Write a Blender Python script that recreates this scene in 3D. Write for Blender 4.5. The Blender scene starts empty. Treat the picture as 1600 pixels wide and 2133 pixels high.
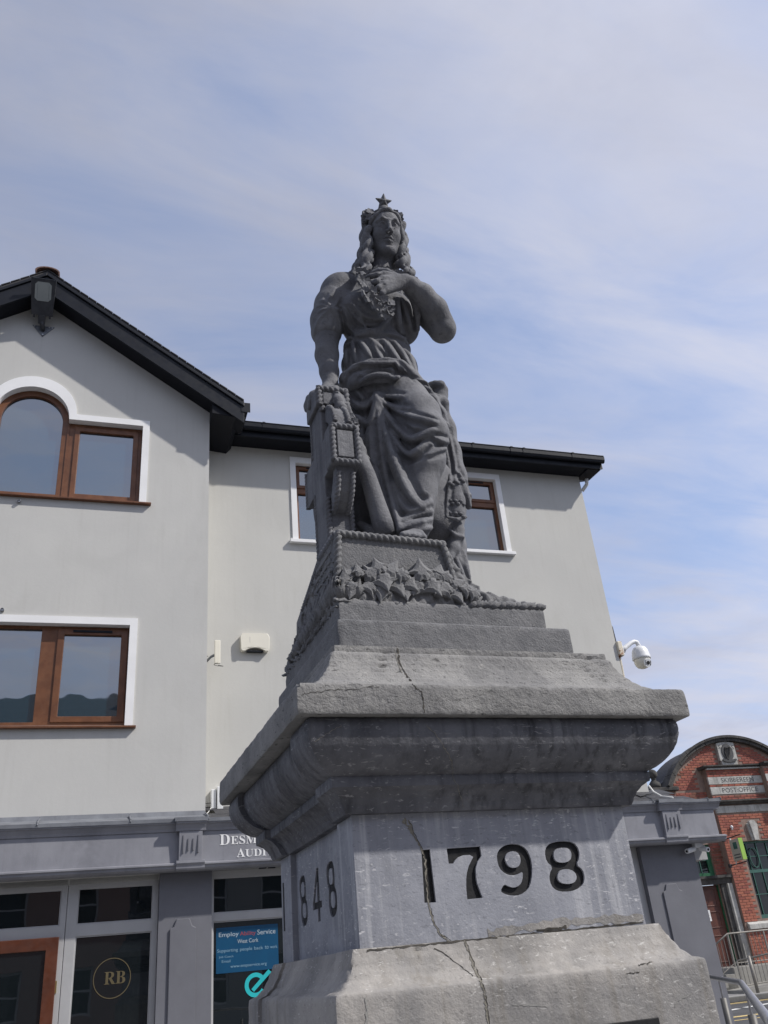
import bpy, bmesh, math, random
import numpy as np
from mathutils import Vector, Matrix, noise as mnoise
from mathutils.geometry import tessellate_polygon

random.seed(7)
rng = np.random.default_rng(7)
scene = bpy.context.scene
COL = scene.collection
R = math.radians

# ------------------------------------------------------------------ camera
FOC = 1804.0                      # focal length in photograph pixels (1600 wide)
PITCH, ROLL, YAW = R(28.106), R(-5.5845), R(21.512)
EYE = np.array([0.0, 0.0, 1.35])


def camera_axes(yaw):
    c, s = math.cos(yaw), math.sin(yaw)
    turn = np.array([[c, s, 0], [-s, c, 0], [0, 0, 1]])
    f = np.array([0, math.cos(PITCH), math.sin(PITCH)])
    u = np.array([0, -math.sin(PITCH), math.cos(PITCH)])
    r = np.array([1.0, 0, 0])
    r2 = math.cos(ROLL) * r + math.sin(ROLL) * u
    u2 = -math.sin(ROLL) * r + math.cos(ROLL) * u
    return turn @ r2, turn @ u2, turn @ f


class Frame:
    """A level frame about the eye, turned so its X runs along one facade."""
    def __init__(self, yaw):
        self.ang = R(yaw) - YAW
        self.r, self.u, self.f = camera_axes(R(yaw))

    def ray(self, px, py):
        return self.r * (px - 800) / FOC - self.u * (py - 1066.5) / FOC + self.f

    def Y(self, px, py, y):
        d = self.ray(px, py)
        return EYE + d * (y / d[1])

    def X(self, px, py, x):
        d = self.ray(px, py)
        return EYE + d * (x / d[0])

    def Z(self, px, py, z):
        d = self.ray(px, py)
        return EYE + d * ((z - EYE[2]) / d[2])

    def world(self, p):
        c, s = math.cos(self.ang), math.sin(self.ang)
        return Vector((c * p[0] - s * p[1], s * p[0] + c * p[1], p[2]))


FM = Frame(21.512)     # monument
FB = Frame(19.737)     # office building
FP = Frame(17.0)       # post office

cd = bpy.data.cameras.new('camera')
cam = bpy.data.objects.new('camera', cd)
COL.objects.link(cam)
cd.sensor_fit = 'HORIZONTAL'
cd.sensor_width = 36.0
cd.lens = 36.0 * FOC / 1600.0
cd.clip_start = 0.05
cd.clip_end = 3000
m = Matrix.Identity(4)
for i in range(3):
    m[i][0], m[i][1], m[i][2], m[i][3] = FM.r[i], FM.u[i], -FM.f[i], EYE[i]
cam.matrix_world = m
scene.camera = cam

# ------------------------------------------------------------------ light
SUN_EL, SUN_AZ = 44.0, 58.0       # azimuth from the facade normal towards +X
az = R(SUN_AZ)
sd = FB.world((math.sin(az) * math.cos(R(SUN_EL)), -math.cos(az) * math.cos(R(SUN_EL)), math.sin(R(SUN_EL))))
sl = bpy.data.lights.new('sun', 'SUN')
sl.energy = 3.9
sl.angle = R(1.2)
sl.color = (1.0, 0.955, 0.89)
so = bpy.data.objects.new('sun', sl)
so.rotation_euler = sd.to_track_quat('Z', 'Y').to_euler()
so.location = (30, -20, 40)
COL.objects.link(so)

scene.view_settings.view_transform = 'Standard'
scene.view_settings.look = 'None'
scene.view_settings.exposure = 0.15
scene.view_settings.gamma = 1.0
scene.render.engine = 'CYCLES'
scene.cycles.max_bounces = 6


# ------------------------------------------------------------------ node helpers
class NT:
    def __init__(self, tree):
        self.t = tree

    def n(self, kind, **kw):
        nd = self.t.nodes.new(kind)
        for k, v in kw.items():
            if k.startswith('in_'):
                key = k[3:]
                key = int(key) if key.isdigit() else key.replace('_', ' ')
                nd.inputs[key].default_value = v
            else:
                setattr(nd, k, v)
        return nd

    def l(self, a, b):
        self.t.links.new(a, b)

    def math(self, op, a, b=None, clamp=False):
        nd = self.t.nodes.new('ShaderNodeMath')
        nd.operation = op
        nd.use_clamp = clamp
        for i, x in enumerate((a, b)):
            if x is None:
                continue
            if isinstance(x, (int, float)):
                nd.inputs[i].default_value = x
            else:
                self.l(x, nd.inputs[i])
        return nd.outputs[0]

    def noise(self, vec, scale, detail=4, rough=0.55, dist=0.0):
        nd = self.n('ShaderNodeTexNoise', in_Scale=scale, in_Detail=detail, in_Roughness=rough, in_Distortion=dist)
        self.l(vec, nd.inputs['Vector'])
        return nd.outputs['Fac']

    def ramp(self, fac, a, b, lo=0.0, hi=1.0):
        nd = self.n('ShaderNodeMapRange', in_1=a, in_2=b, in_3=lo, in_4=hi)
        nd.interpolation_type = 'SMOOTHSTEP'
        self.l(fac, nd.inputs[0])
        return nd.outputs[0]

    def mix(self, fac, a, b, blend='MIX'):
        nd = self.n('ShaderNodeMix', data_type='RGBA', blend_type=blend)
        nd.clamp_factor = True
        for idx, x in ((0, fac), (6, a), (7, b)):
            if isinstance(x, (int, float)):
                nd.inputs[idx].default_value = x
            elif isinstance(x, tuple):
                nd.inputs[idx].default_value = x if len(x) == 4 else (*x, 1)
            else:
                self.l(x, nd.inputs[idx])
        return nd.outputs[2]

    def mapping(self, vec, scale=(1, 1, 1), rot=(0, 0, 0), loc=(0, 0, 0)):
        nd = self.n('ShaderNodeMapping')
        nd.inputs['Scale'].default_value = scale
        nd.inputs['Rotation'].default_value = rot
        nd.inputs['Location'].default_value = loc
        self.l(vec, nd.inputs['Vector'])
        return nd.outputs[0]


# ------------------------------------------------------------------ sky
w = bpy.data.worlds.new('World')
scene.world = w
w.use_nodes = True
t = NT(w.node_tree)
w.node_tree.nodes.clear()
out = t.n('ShaderNodeOutputWorld')
sky = t.n('ShaderNodeTexSky')
sky.sky_type = 'NISHITA'
sky.sun_disc = False
sky.sun_elevation = R(SUN_EL)
sky.sun_rotation = math.atan2(sd.x, sd.y)
sky.air_density = 1.0
sky.dust_density = 0.5
sky.ozone_density = 3.5
tc = t.n('ShaderNodeTexCoord')
sep = t.n('ShaderNodeSeparateXYZ')
t.l(tc.outputs['Generated'], sep.inputs[0])
zz = t.math('MAXIMUM', sep.outputs['Z'], 0.06)
zz = t.math('ADD', zz, 0.10)
px_ = t.math('DIVIDE', sep.outputs['X'], zz)
py_ = t.math('DIVIDE', sep.outputs['Y'], zz)
cmb = t.n('ShaderNodeCombineXYZ')
t.l(px_, cmb.inputs[0])
t.l(py_, cmb.inputs[1])
pl = cmb.outputs[0]
veil = t.noise(t.mapping(pl, (0.5, 0.8, 1), (0, 0, R(35)), (3.1, 0.4, 0)), 1.0, 4, 0.5, 0.4)
streak = t.noise(t.mapping(pl, (1.1, 3.2, 1), (0, 0, R(-38)), (0.7, 2.2, 0)), 1.5, 6, 0.58, 0.5)
puff = t.noise(t.mapping(pl, (1, 1, 1), (0, 0, R(10)), (5.3, 1.7, 0)), 1.6, 7, 0.6, 0.3)
cov = t.math('ADD', t.math('MULTIPLY', veil, 0.75), t.math('MULTIPLY', streak, 0.55))
cov = t.math('ADD', cov, t.math('MULTIPLY', puff, 0.28))
cover = t.ramp(cov, 0.45, 0.95, 0.35, 1.0)
greyf = t.ramp(puff, 0.42, 0.75)
ccol = t.mix(greyf, (0.575, 0.595, 0.705), (0.45, 0.475, 0.59))
ccol = t.mix(t.ramp(cov, 0.45, 0.95), (0.45, 0.545, 0.83), ccol)
dotn = t.n('ShaderNodeVectorMath', operation='DOT_PRODUCT')
t.l(tc.outputs['Generated'], dotn.inputs[0])
dotn.inputs[1].default_value = (sd.x / math.hypot(sd.x, sd.y), sd.y / math.hypot(sd.x, sd.y), 0.0)
glow = t.ramp(dotn.outputs['Value'], -0.6, 0.45, 0.70, 1.10)
gsc = t.n('ShaderNodeVectorMath', operation='SCALE')
t.l(ccol, gsc.inputs[0])
t.l(glow, gsc.inputs['Scale'])
ccol = gsc.outputs[0]
b1 = t.n('ShaderNodeBackground')
b1.inputs['Strength'].default_value = 0.15
t.l(sky.outputs[0], b1.inputs['Color'])
b2 = t.n('ShaderNodeBackground')
b2.inputs['Strength'].default_value = 1.0
t.l(ccol, b2.inputs['Color'])
mx = t.n('ShaderNodeMixShader')
t.l(cover, mx.inputs[0])
t.l(b1.outputs[0], mx.inputs[1])
t.l(b2.outputs[0], mx.inputs[2])
t.l(mx.outputs[0], out.inputs['Surface'])


# ------------------------------------------------------------------ materials
MAT = {}


def material(name, c1, c2=None, scale=3.0, rough=0.7, bump=0.0, bscale=60.0, streak=0.0, streakcol=(0.05, 0.05, 0.055),
             speck=0.0, speckcol=(0.5, 0.5, 0.5), metallic=0.0, ior=1.45, coat=0.0, emit=None, vein=0.0, contrast=(0.3, 0.7),
             grime=0.0, grimecol=(0.04, 0.04, 0.045), pit=0.0, stscale=16.0):
    mt = bpy.data.materials.new(name)
    mt.use_nodes = True
    nt = NT(mt.node_tree)
    bs = mt.node_tree.nodes['Principled BSDF']
    bs.inputs['Roughness'].default_value = rough
    bs.inputs['Metallic'].default_value = metallic
    bs.inputs['IOR'].default_value = ior
    bs.inputs['Coat Weight'].default_value = coat
    geo = nt.n('ShaderNodeTexCoord')
    ob = geo.outputs['Object']
    if c2 is None:
        c2 = tuple(x * 0.88 for x in c1)
    col = nt.mix(nt.ramp(nt.noise(ob, scale, 5, 0.6, 0.2), *contrast), c1, c2)
    if grime:
        g = nt.ramp(nt.noise(nt.mapping(ob, (1, 1, 0.6)), scale * 0.45 + 0.6, 6, 0.65, 0.6), 0.50, 0.72, 0, grime)
        col = nt.mix(g, col, grimecol)
    if streak:
        sv = nt.noise(nt.mapping(ob, (1, 1, 0.045)), stscale, 5, 0.6)
        sm = nt.noise(ob, 1.7, 3)
        f = nt.math('MULTIPLY', nt.ramp(sv, 0.45, 0.72), nt.ramp(sm, 0.35, 0.6))
        col = nt.mix(nt.math('MULTIPLY', f, streak), col, streakcol)
    if speck:
        sp = nt.ramp(nt.noise(ob, 34.0, 3, 0.7), 0.63, 0.70)
        big = nt.ramp(nt.noise(ob, 3.2, 3), 0.42, 0.62)
        col = nt.mix(nt.math('MULTIPLY', nt.math('MULTIPLY', sp, big), speck), col, speckcol)
    if vein:
        vv = nt.noise(nt.mapping(ob, (38, 38, 120), (0.2, 0.7, 0.15)), 1.0, 3, 0.6, 0.8)
        vm = nt.ramp(nt.noise(ob, 5.0, 3), 0.35, 0.65)
        col = nt.mix(nt.math('MULTIPLY', nt.ramp(vv, 0.60, 0.68, 0, vein), vm), col, speckcol)
    if pit:
        pv_ = nt.noise(nt.mapping(ob, (40, 40, 95), (0.1, 0.35, 0.1)), 1.0, 3, 0.65, 0.6)
        col = nt.mix(nt.ramp(pv_, 0.60, 0.68, 0, pit), col, tuple(x * 0.3 for x in c2))
    nt.l(col, bs.inputs['Base Color'])
    if bump:
        bn = nt.n('ShaderNodeBump', in_Strength=min(1.0, bump), in_Distance=0.006)
        h = nt.math('ADD', nt.noise(ob, bscale, 5, 0.65), nt.math('MULTIPLY', nt.noise(ob, bscale * 0.22, 3), 1.4))
        nt.l(h, bn.inputs['Height'])
        nt.l(bn.outputs[0], bs.inputs['Normal'])
        rv = nt.ramp(nt.noise(ob, bscale * 0.4, 3), 0.3, 0.7, max(0.02, rough - 0.1), min(1.0, rough + 0.08))
        nt.l(rv, bs.inputs['Roughness'])
    if emit:
        bs.inputs['Emission Color'].default_value = (*emit, 1)
        bs.inputs['Emission Strength'].default_value = 1.0
    MAT[name] = mt
    return mt


material('statue_stone', (0.175, 0.178, 0.192), (0.115, 0.117, 0.130), 7.0, 0.85, 0.6, 150, streak=0.45, streakcol=(0.05, 0.051, 0.058), speck=0.35, speckcol=(0.25, 0.25, 0.255), pit=0.35, stscale=28)
material('base_stone', (0.205, 0.205, 0.21), (0.145, 0.147, 0.155), 5.0, 0.88, 0.7, 130, speck=0.7, speckcol=(0.31, 0.305, 0.29), streak=0.25, pit=0.35)
material('slab_stone', (0.275, 0.27, 0.262), (0.185, 0.183, 0.183), 6.0, 0.88, 0.9, 100, speck=0.5, speckcol=(0.42, 0.41, 0.39), grime=0.55, grimecol=(0.13, 0.13, 0.13), pit=0.75)
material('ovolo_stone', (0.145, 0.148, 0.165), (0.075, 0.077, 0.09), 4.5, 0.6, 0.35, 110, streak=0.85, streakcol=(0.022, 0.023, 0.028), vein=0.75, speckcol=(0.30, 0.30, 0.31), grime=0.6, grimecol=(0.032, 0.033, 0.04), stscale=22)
material('die_stone', (0.295, 0.305, 0.345), (0.215, 0.224, 0.258), 5.0, 0.55, 0.25, 90, streak=0.65, streakcol=(0.48, 0.485, 0.51), vein=0.9, speckcol=(0.58, 0.58, 0.60), grime=0.5, grimecol=(0.14, 0.145, 0.165), pit=0.35, stscale=42)
material('plinth_stone', (0.37, 0.35, 0.33), (0.215, 0.21, 0.208), 3.5, 0.8, 0.5, 80, streak=0.45, streakcol=(0.16, 0.14, 0.11), vein=0.8, speckcol=(0.56, 0.55, 0.53), grime=0.55, grimecol=(0.145, 0.14, 0.135), pit=0.35, stscale=24)
material('black_paint', (0.004, 0.0043, 0.006), (0.007, 0.0074, 0.010), 20, 0.7, 0.2, 90)
material('crack_dark', (0.03, 0.028, 0.026), (0.07, 0.064, 0.055), 30, 0.95)
material('crack_mortar', (0.25, 0.235, 0.20), (0.16, 0.15, 0.13), 30, 0.95, 0.6, 150)
material('wall_paint', (0.53, 0.525, 0.50), (0.49, 0.487, 0.468), 0.7, 0.9, 0.12, 90, grime=0.20, grimecol=(0.38, 0.375, 0.35), streak=0.16, streakcol=(0.38, 0.37, 0.34))
material('wall_paint_warm', (0.535, 0.529, 0.498), (0.497, 0.492, 0.466), 0.7, 0.9, 0.12, 90, grime=0.20, grimecol=(0.39, 0.38, 0.34), streak=0.16, streakcol=(0.38, 0.37, 0.33))
material('white_paint', (0.80, 0.80, 0.80), (0.74, 0.74, 0.74), 2.0, 0.75, 0.1, 80)
material('brown_frame', (0.165, 0.068, 0.030), (0.115, 0.045, 0.02), 7.0, 0.42, 0.1, 40)
material('black_plastic', (0.007, 0.0085, 0.013), (0.010, 0.012, 0.018), 4.0, 0.5, 0.05, 30, ior=1.33)
material('soffit_plastic', (0.006, 0.007, 0.011), (0.008, 0.009, 0.014), 4.0, 0.6, ior=1.3)
material('roof_tile', (0.03, 0.03, 0.034), (0.045, 0.043, 0.045), 6.0, 0.7, 0.3, 60)
material('ridge_clay', (0.16, 0.085, 0.06), (0.09, 0.055, 0.045), 8.0, 0.8, 0.4, 60)
material('shop_grey', (0.265, 0.268, 0.295), (0.21, 0.213, 0.238), 2.2, 0.6, 0.12, 60, grime=0.5, grimecol=(0.125, 0.127, 0.145), streak=0.25, streakcol=(0.12, 0.12, 0.135))
material('shop_grey_dark', (0.155, 0.158, 0.178), (0.13, 0.132, 0.15), 1.5, 0.6, 0.1, 60, grime=0.2, grimecol=(0.12, 0.12, 0.135))
material('shop_frame', (0.40, 0.40, 0.405), (0.36, 0.36, 0.365), 3.0, 0.55)
material('lead', (0.19, 0.20, 0.22), (0.13, 0.137, 0.155), 4.0, 0.6, 0.3, 30, grime=0.3)
material('slate', (0.05, 0.05, 0.055), (0.032, 0.032, 0.037), 6.0, 0.75, 0.4, 60, speck=0.3, speckcol=(0.22, 0.22, 0.2))
material('door_wood', (0.105, 0.032, 0.015), (0.07, 0.021, 0.010), 5.0, 0.45, 0.15, 40)
material('po_door', (0.115, 0.040, 0.026), (0.075, 0.026, 0.018), 5.0, 0.45, 0.1, 40)
material('cream_plastic', (0.74, 0.71, 0.61), (0.70, 0.67, 0.58), 3.0, 0.45)
material('white_plastic', (0.72, 0.73, 0.74), (0.68, 0.69, 0.70), 4.0, 0.4, grime=0.1, grimecol=(0.4, 0.38, 0.34))
material('rusty_cream', (0.66, 0.61, 0.50), (0.26, 0.10, 0.035), 9.0, 0.7, 0.3, 60, contrast=(0.5, 0.62))
material('dark_metal', (0.03, 0.032, 0.038), (0.045, 0.047, 0.053), 8.0, 0.5)
material('galvanised', (0.20, 0.215, 0.235), (0.13, 0.14, 0.16), 14.0, 0.5, metallic=0.4)
material('steel', (0.50, 0.50, 0.51), (0.42, 0.42, 0.43), 6.0, 0.36, metallic=1.0)
material('post_metal', (0.17, 0.165, 0.155), (0.12, 0.117, 0.11), 10.0, 0.55, metallic=0.3)
material('lamp_lens', (0.30, 0.32, 0.31), (0.26, 0.28, 0.275), 4.0, 0.25)
material('cable_black', (0.02, 0.02, 0.022), None, 3, 0.6)
material('cable_white', (0.62, 0.62, 0.60), None, 3, 0.6)
material('letter_white', (0.80, 0.80, 0.80), None, 3, 0.6)
material('gold_film', (0.11, 0.088, 0.045), None, 5, 0.5)
material('turquoise_film', (0.02, 0.47, 0.50), None, 3, 0.5)
material('poster_blue', (0.003, 0.068, 0.155), (0.003, 0.058, 0.135), 3, 0.4)
material('poster_white', (0.42, 0.50, 0.56), None, 3, 0.5)
material('poster_pale', (0.22, 0.38, 0.50), None, 3, 0.5)
material('poster_red', (0.34, 0.06, 0.07), None, 3, 0.5)
material('brick', (0.31, 0.098, 0.070), (0.22, 0.073, 0.056), 7.0, 0.88, 0.5, 60, grime=0.35, grimecol=(0.11, 0.05, 0.04))
material('brick_dark', (0.15, 0.06, 0.042), (0.20, 0.09, 0.06), 6.0, 0.9, 0.5, 60)
material('brick_orange', (0.36, 0.130, 0.085), (0.29, 0.100, 0.066), 5.0, 0.88, 0.5, 60)
material('mortar', (0.27, 0.19, 0.155), (0.20, 0.145, 0.12), 8.0, 0.95, 0.4, 80)
material('po_stone', (0.50, 0.495, 0.47), (0.34, 0.335, 0.315), 4.0, 0.85, 0.4, 60, grime=0.4, grimecol=(0.12, 0.12, 0.115), streak=0.4, streakcol=(0.08, 0.08, 0.076))
material('po_stone_dark', (0.09, 0.086, 0.082), (0.035, 0.034, 0.033), 3.0, 0.9, 0.4, 60, grime=0.6, grimecol=(0.03, 0.03, 0.03))
material('carved_dark', (0.06, 0.062, 0.065), (0.09, 0.09, 0.092), 8.0, 0.9, 0.4, 90)
material('green_frame', (0.045, 0.125, 0.105), (0.035, 0.10, 0.08), 5.0, 0.5)
material('green_frame_deep', (0.020, 0.125, 0.055), (0.016, 0.10, 0.045), 5.0, 0.5)
material('sign_green', (0.33, 0.55, 0.10), None, 3, 0.4)
material('sign_pale', (0.42, 0.41, 0.34), (0.36, 0.35, 0.29), 5, 0.5)
material('paper', (0.78, 0.78, 0.79), None, 3, 0.8)
material('brass', (0.50, 0.38, 0.16), None, 3, 0.35, metallic=0.9)
material('rail_galv', (0.25, 0.235, 0.215), (0.19, 0.18, 0.165), 6.0, 0.55, metallic=0.3)
material('asphalt', (0.075, 0.076, 0.08), (0.055, 0.056, 0.06), 1.2, 0.92, 0.5, 120)
material('paving', (0.30, 0.295, 0.28), (0.25, 0.245, 0.235), 2.0, 0.9, 0.4, 70, grime=0.3, grimecol=(0.16, 0.155, 0.145))
material('kerb_stone', (0.10, 0.10, 0.10), (0.14, 0.14, 0.135), 5.0, 0.9, 0.4, 70)
material('concrete', (0.30, 0.29, 0.265), (0.21, 0.205, 0.19), 2.0, 0.92, 0.4, 70, grime=0.5, grimecol=(0.09, 0.085, 0.075))
material('line_white', (0.72, 0.72, 0.70), (0.60, 0.60, 0.58), 14, 0.8)
material('line_yellow', (0.62, 0.47, 0.20), (0.52, 0.40, 0.18), 14, 0.8)
material('grass', (0.06, 0.09, 0.03), (0.10, 0.12, 0.05), 30, 0.9)
material('plaster_cream', (0.52, 0.47, 0.36), (0.46, 0.42, 0.33), 1.0, 0.9, 0.1, 60)
material('plaster_pink', (0.50, 0.34, 0.28), (0.45, 0.31, 0.26), 1.0, 0.9, 0.1, 60)


def glass(name, base, ior, wav):
    mt = bpy.data.materials.new(name)
    mt.use_nodes = True
    nt = NT(mt.node_tree)
    bs = mt.node_tree.nodes['Principled BSDF']
    bs.inputs['Base Color'].default_value = (*base, 1)
    bs.inputs['Roughness'].default_value = 0.015
    bs.inputs['IOR'].default_value = ior
    g = nt.n('ShaderNodeTexCoord')
    bn = nt.n('ShaderNodeBump', in_Strength=1.0, in_Distance=wav)
    nt.l(nt.noise(g.outputs['Object'], 1.3, 2), bn.inputs['Height'])
    nt.l(bn.outputs[0], bs.inputs['Normal'])
    MAT[name] = mt


glass('window_glass', (0.006, 0.030, 0.048), 3.2, 0.003)
glass('shop_glass', (0.008, 0.011, 0.013), 1.75, 0.0012)
glass('po_glass', (0.006, 0.010, 0.011), 1.55, 0.002)


# ------------------------------------------------------------------ object helpers
def link(name, me, mat=None, parent=None, smooth=False):
    o = bpy.data.objects.new(name, me)
    COL.objects.link(o)
    if mat:
        me.materials.append(MAT[mat])
    if smooth:
        me.polygons.foreach_set('use_smooth', [True] * len(me.polygons))
    if parent is not None:
        o.parent = parent
    return o


def tag(o, label=None, cat=None, group=None, kind=None):
    for k, v in (('label', label), ('category', cat), ('group', group), ('kind', kind)):
        if v:
            o[k] = v
    return o


class Thing:
    """An Empty at the base of a thing; parts are given in the frame's coordinates."""
    def __init__(self, name, label, cat, base=(0, 0, 0), frame=FM, group=None):
        self.base = np.array(base, float)
        self.frame = frame
        self.e = bpy.data.objects.new(name, None)
        self.e.empty_display_size = 0.2
        COL.objects.link(self.e)
        self.e.location = frame.world(base)
        self.e.rotation_euler = (0, 0, frame.ang)
        tag(self.e, label, cat, group)


class MB:
    """Collects faces in frame coordinates; build() links them as one mesh object."""
    def __init__(self):
        self.v, self.f = [], []

    def add(self, vs, fs):
        k = len(self.v)
        self.v.extend([tuple(map(float, p)) for p in vs])
        self.f.extend([tuple(i + k for i in q) for q in fs])
        return self

    def box(self, x0, x1, y0, y1, z0, z1):
        return self.add([(x0, y0, z0), (x1, y0, z0), (x1, y1, z0), (x0, y1, z0), (x0, y0, z1), (x1, y0, z1), (x1, y1, z1), (x0, y1, z1)],
                        [(3, 2, 1, 0), (4, 5, 6, 7), (0, 1, 5, 4), (1, 2, 6, 5), (2, 3, 7, 6), (3, 0, 4, 7)])

    def plate(self, outer, holes=(), y0=0.0, y1=0.1, to=None):
        """Polygon in (x, z) with holes, between y0 (front) and y1. to() maps (x, y, z) elsewhere."""
        to = to or (lambda x, y, z: (x, y, z))
        loops = [list(outer)] + [list(h) for h in holes]
        flat = [p for lp in loops for p in lp]
        tris = tessellate_polygon([[Vector((p[0], p[1], 0)) for p in lp] for lp in loops])
        n = len(flat)
        vs = [to(p[0], y0, p[1]) for p in flat] + [to(p[0], y1, p[1]) for p in flat]
        fs = []
        for a, b, c in tris:
            pa, pb, pc = flat[a], flat[b], flat[c]
            ar = (pb[0] - pa[0]) * (pc[1] - pa[1]) - (pc[0] - pa[0]) * (pb[1] - pa[1])
            if ar < 0:
                b, c = c, b
            fs.append((a, b, c))
            fs.append((a + n, c + n, b + n))
        k = 0
        for li, lp in enumerate(loops):
            ar = sum(lp[i][0] * lp[(i + 1) % len(lp)][1] - lp[(i + 1) % len(lp)][0] * lp[i][1] for i in range(len(lp)))
            ccw = ar > 0
            for i in range(len(lp)):
                a, b = k + i, k + (i + 1) % len(lp)
                if ccw == (li == 0):
                    fs.append((a, a + n, b + n, b))
                else:
                    fs.append((b, b + n, a + n, a))
            k += len(lp)
        return self.add(vs, fs)

    def extr_x(self, prof, x0, x1):
        """Closed profile of (y, z) swept from x0 to x1."""
        n = len(prof)
        vs = [(x0, y, z) for y, z in prof] + [(x1, y, z) for y, z in prof]
        fs = [(i, (i + 1) % n, (i + 1) % n + n, i + n) for i in range(n)]
        fs += [tuple(range(n - 1, -1, -1)), tuple(range(n, 2 * n))]
        return self.add(vs, fs)

    def extr_y(self, prof, y0, y1):
        n = len(prof)
        vs = [(x, y0, z) for x, z in prof] + [(x, y1, z) for x, z in prof]
        fs = [(i, i + n, (i + 1) % n + n, (i + 1) % n) for i in range(n)]
        fs += [tuple(range(n)), tuple(range(2 * n - 1, n - 1, -1))]
        return self.add(vs, fs)

    def tube(self, pts, r, n=8, cap=True, closed=False):
        P = [Vector(p) for p in pts]
        m_ = len(P)
        rs = r if isinstance(r, (list, tuple)) else [r] * m_
        up = Vector((0.13, 0.21, 0.97))
        vs = []
        for i, p in enumerate(P):
            if closed:
                d = P[(i + 1) % m_] - P[i - 1]
            else:
                d = P[min(i + 1, m_ - 1)] - P[max(i - 1, 0)]
            d.normalize()
            a = d.cross(up)
            if a.length < 1e-3:
                a = d.cross(Vector((1, 0, 0)))
            a.normalize()
            b = d.cross(a)
            for j in range(n):
                th = 2 * math.pi * j / n
                vs.append(p + a * math.cos(th) * rs[i] + b * math.sin(th) * rs[i])
        fs = []
        seg = m_ if closed else m_ - 1
        for i in range(seg):
            for j in range(n):
                a0, a1 = i * n + j, i * n + (j + 1) % n
                k = ((i + 1) % m_) * n
                fs.append((a0, k + j, k + (j + 1) % n, a1))
        if cap and not closed:
            fs.append(tuple(range(n)))
            fs.append(tuple(range((m_ - 1) * n + n - 1, (m_ - 1) * n - 1, -1)))
        return self.add(vs, fs)

    def lathe(self, c, prof, n=20, axis='z'):
        vs, fs = [], []
        for r, h in prof:
            for j in range(n):
                th = 2 * math.pi * j / n
                q = (r * math.cos(th), r * math.sin(th), h)
                if axis == 'y':
                    q = (q[0], q[2], q[1])
                vs.append((c[0] + q[0], c[1] + q[1], c[2] + q[2]))
        for i in range(len(prof) - 1):
            for j in range(n):
                fs.append((i * n + j, i * n + (j + 1) % n, (i + 1) * n + (j + 1) % n, (i + 1) * n + j))
        fs.append(tuple(range(n - 1, -1, -1)))
        k = (len(prof) - 1) * n
        fs.append(tuple(range(k, k + n)))
        return self.add(vs, fs)

    def mesh(self, base=(0, 0, 0)):
        me = bpy.data.meshes.new('mesh')
        b = np.array(base, float)
        vs = (np.array(self.v) - b).tolist()
        me.from_pydata(vs, [], self.f)
        me.update()
        return me

    def build(self, name, mat, th, parent=None, smooth=False, bevel=0.0, label=None, kind=None):
        base = th.base if th is not None else (0, 0, 0)
        o = link(name, self.mesh(base), mat, parent if parent is not None else (th.e if th is not None else None), smooth)
        if bevel:
            md = o.modifiers.new('bevel', 'BEVEL')
            md.width = bevel
            md.segments = 2
            md.limit_method = 'ANGLE'
            md.angle_limit = R(35)
        if label:
            o['label'] = label
        if kind:
            o['kind'] = kind
        return o


def arc(cx, cz, r, a0, a1, n):
    return [(cx + r * math.cos(R(a0 + (a1 - a0) * i / n)), cz + r * math.sin(R(a0 + (a1 - a0) * i / n))) for i in range(n + 1)]


def rect(x0, x1, z0, z1):
    return [(x0, z0), (x1, z0), (x1, z1), (x0, z1)]


def text_mesh(body, height, name, mat, th, origin, xdir=(1, 0, 0), zdir=(0, 0, 1), depth=0.004, parent=None, width=None, spacing=1.0):
    """Flat lettering as a mesh: lower left corner at origin, drawn along xdir/zdir (frame coordinates)."""
    cu = bpy.data.curves.new('text', 'FONT')
    cu.body = body
    cu.size = 1.0
    cu.space_character = spacing
    cu.resolution_u = 3
    tmp = bpy.data.objects.new('text_tmp', cu)
    COL.objects.link(tmp)
    dg = bpy.context.evaluated_depsgraph_get()
    me = bpy.data.meshes.new_from_object(tmp.evaluated_get(dg))
    bpy.data.objects.remove(tmp)
    bpy.data.curves.remove(cu)
    co = np.array([v.co[:] for v in me.vertices])
    lo, hi = co.min(0), co.max(0)
    s = height / (hi[1] - lo[1])
    sx = s if width is None else width / (hi[0] - lo[0])
    xd, zd = np.array(xdir, float), np.array(zdir, float)
    o0 = np.array(origin, float)
    p = o0 + (co[:, :1] - lo[0]) * sx * xd + (co[:, 1:2] - lo[1]) * s * zd
    mb = MB()
    mb.add(p, [tuple(q.vertices) for q in me.polygons])
    bpy.data.meshes.remove(me)
    return mb.build(name, mat, th, parent)
# ------------------------------------------------------------------ ground
def sheet(name, pts, z, mat, frame=FM, kind='structure'):
    mb = MB()
    mb.add([frame.world((x, y, z)) for x, y in pts], [tuple(range(len(pts)))])
    return tag(mb.build(name, mat, None), kind=kind)


sheet('ground', [(-600, -600), (600, -600), (600, 600), (-600, 600)], 0.0, 'asphalt')
pv = MB()
for ix in range(-4, 9):
    for iy in range(-3, 12):
        x0, y0 = ix * 0.62 - 0.6, iy * 0.62 - 0.4
        if x0 > 4.4 or y0 > 6.0:
            continue
        pv.box(x0, x0 + 0.612, y0, y0 + 0.612, 0.0, 0.05 + random.uniform(0, 0.004))
tag(pv.build('plaza_paving', 'paving', None), kind='structure')

YB, YR = 11.5, 12.25
mb = MB()
mb.box(-12, 13, 9.2, 11.42, 0.0, 0.11)
o = mb.build('pavement', 'paving', None)
o.rotation_euler.z = FB.ang
tag(o, kind='structure')

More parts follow.
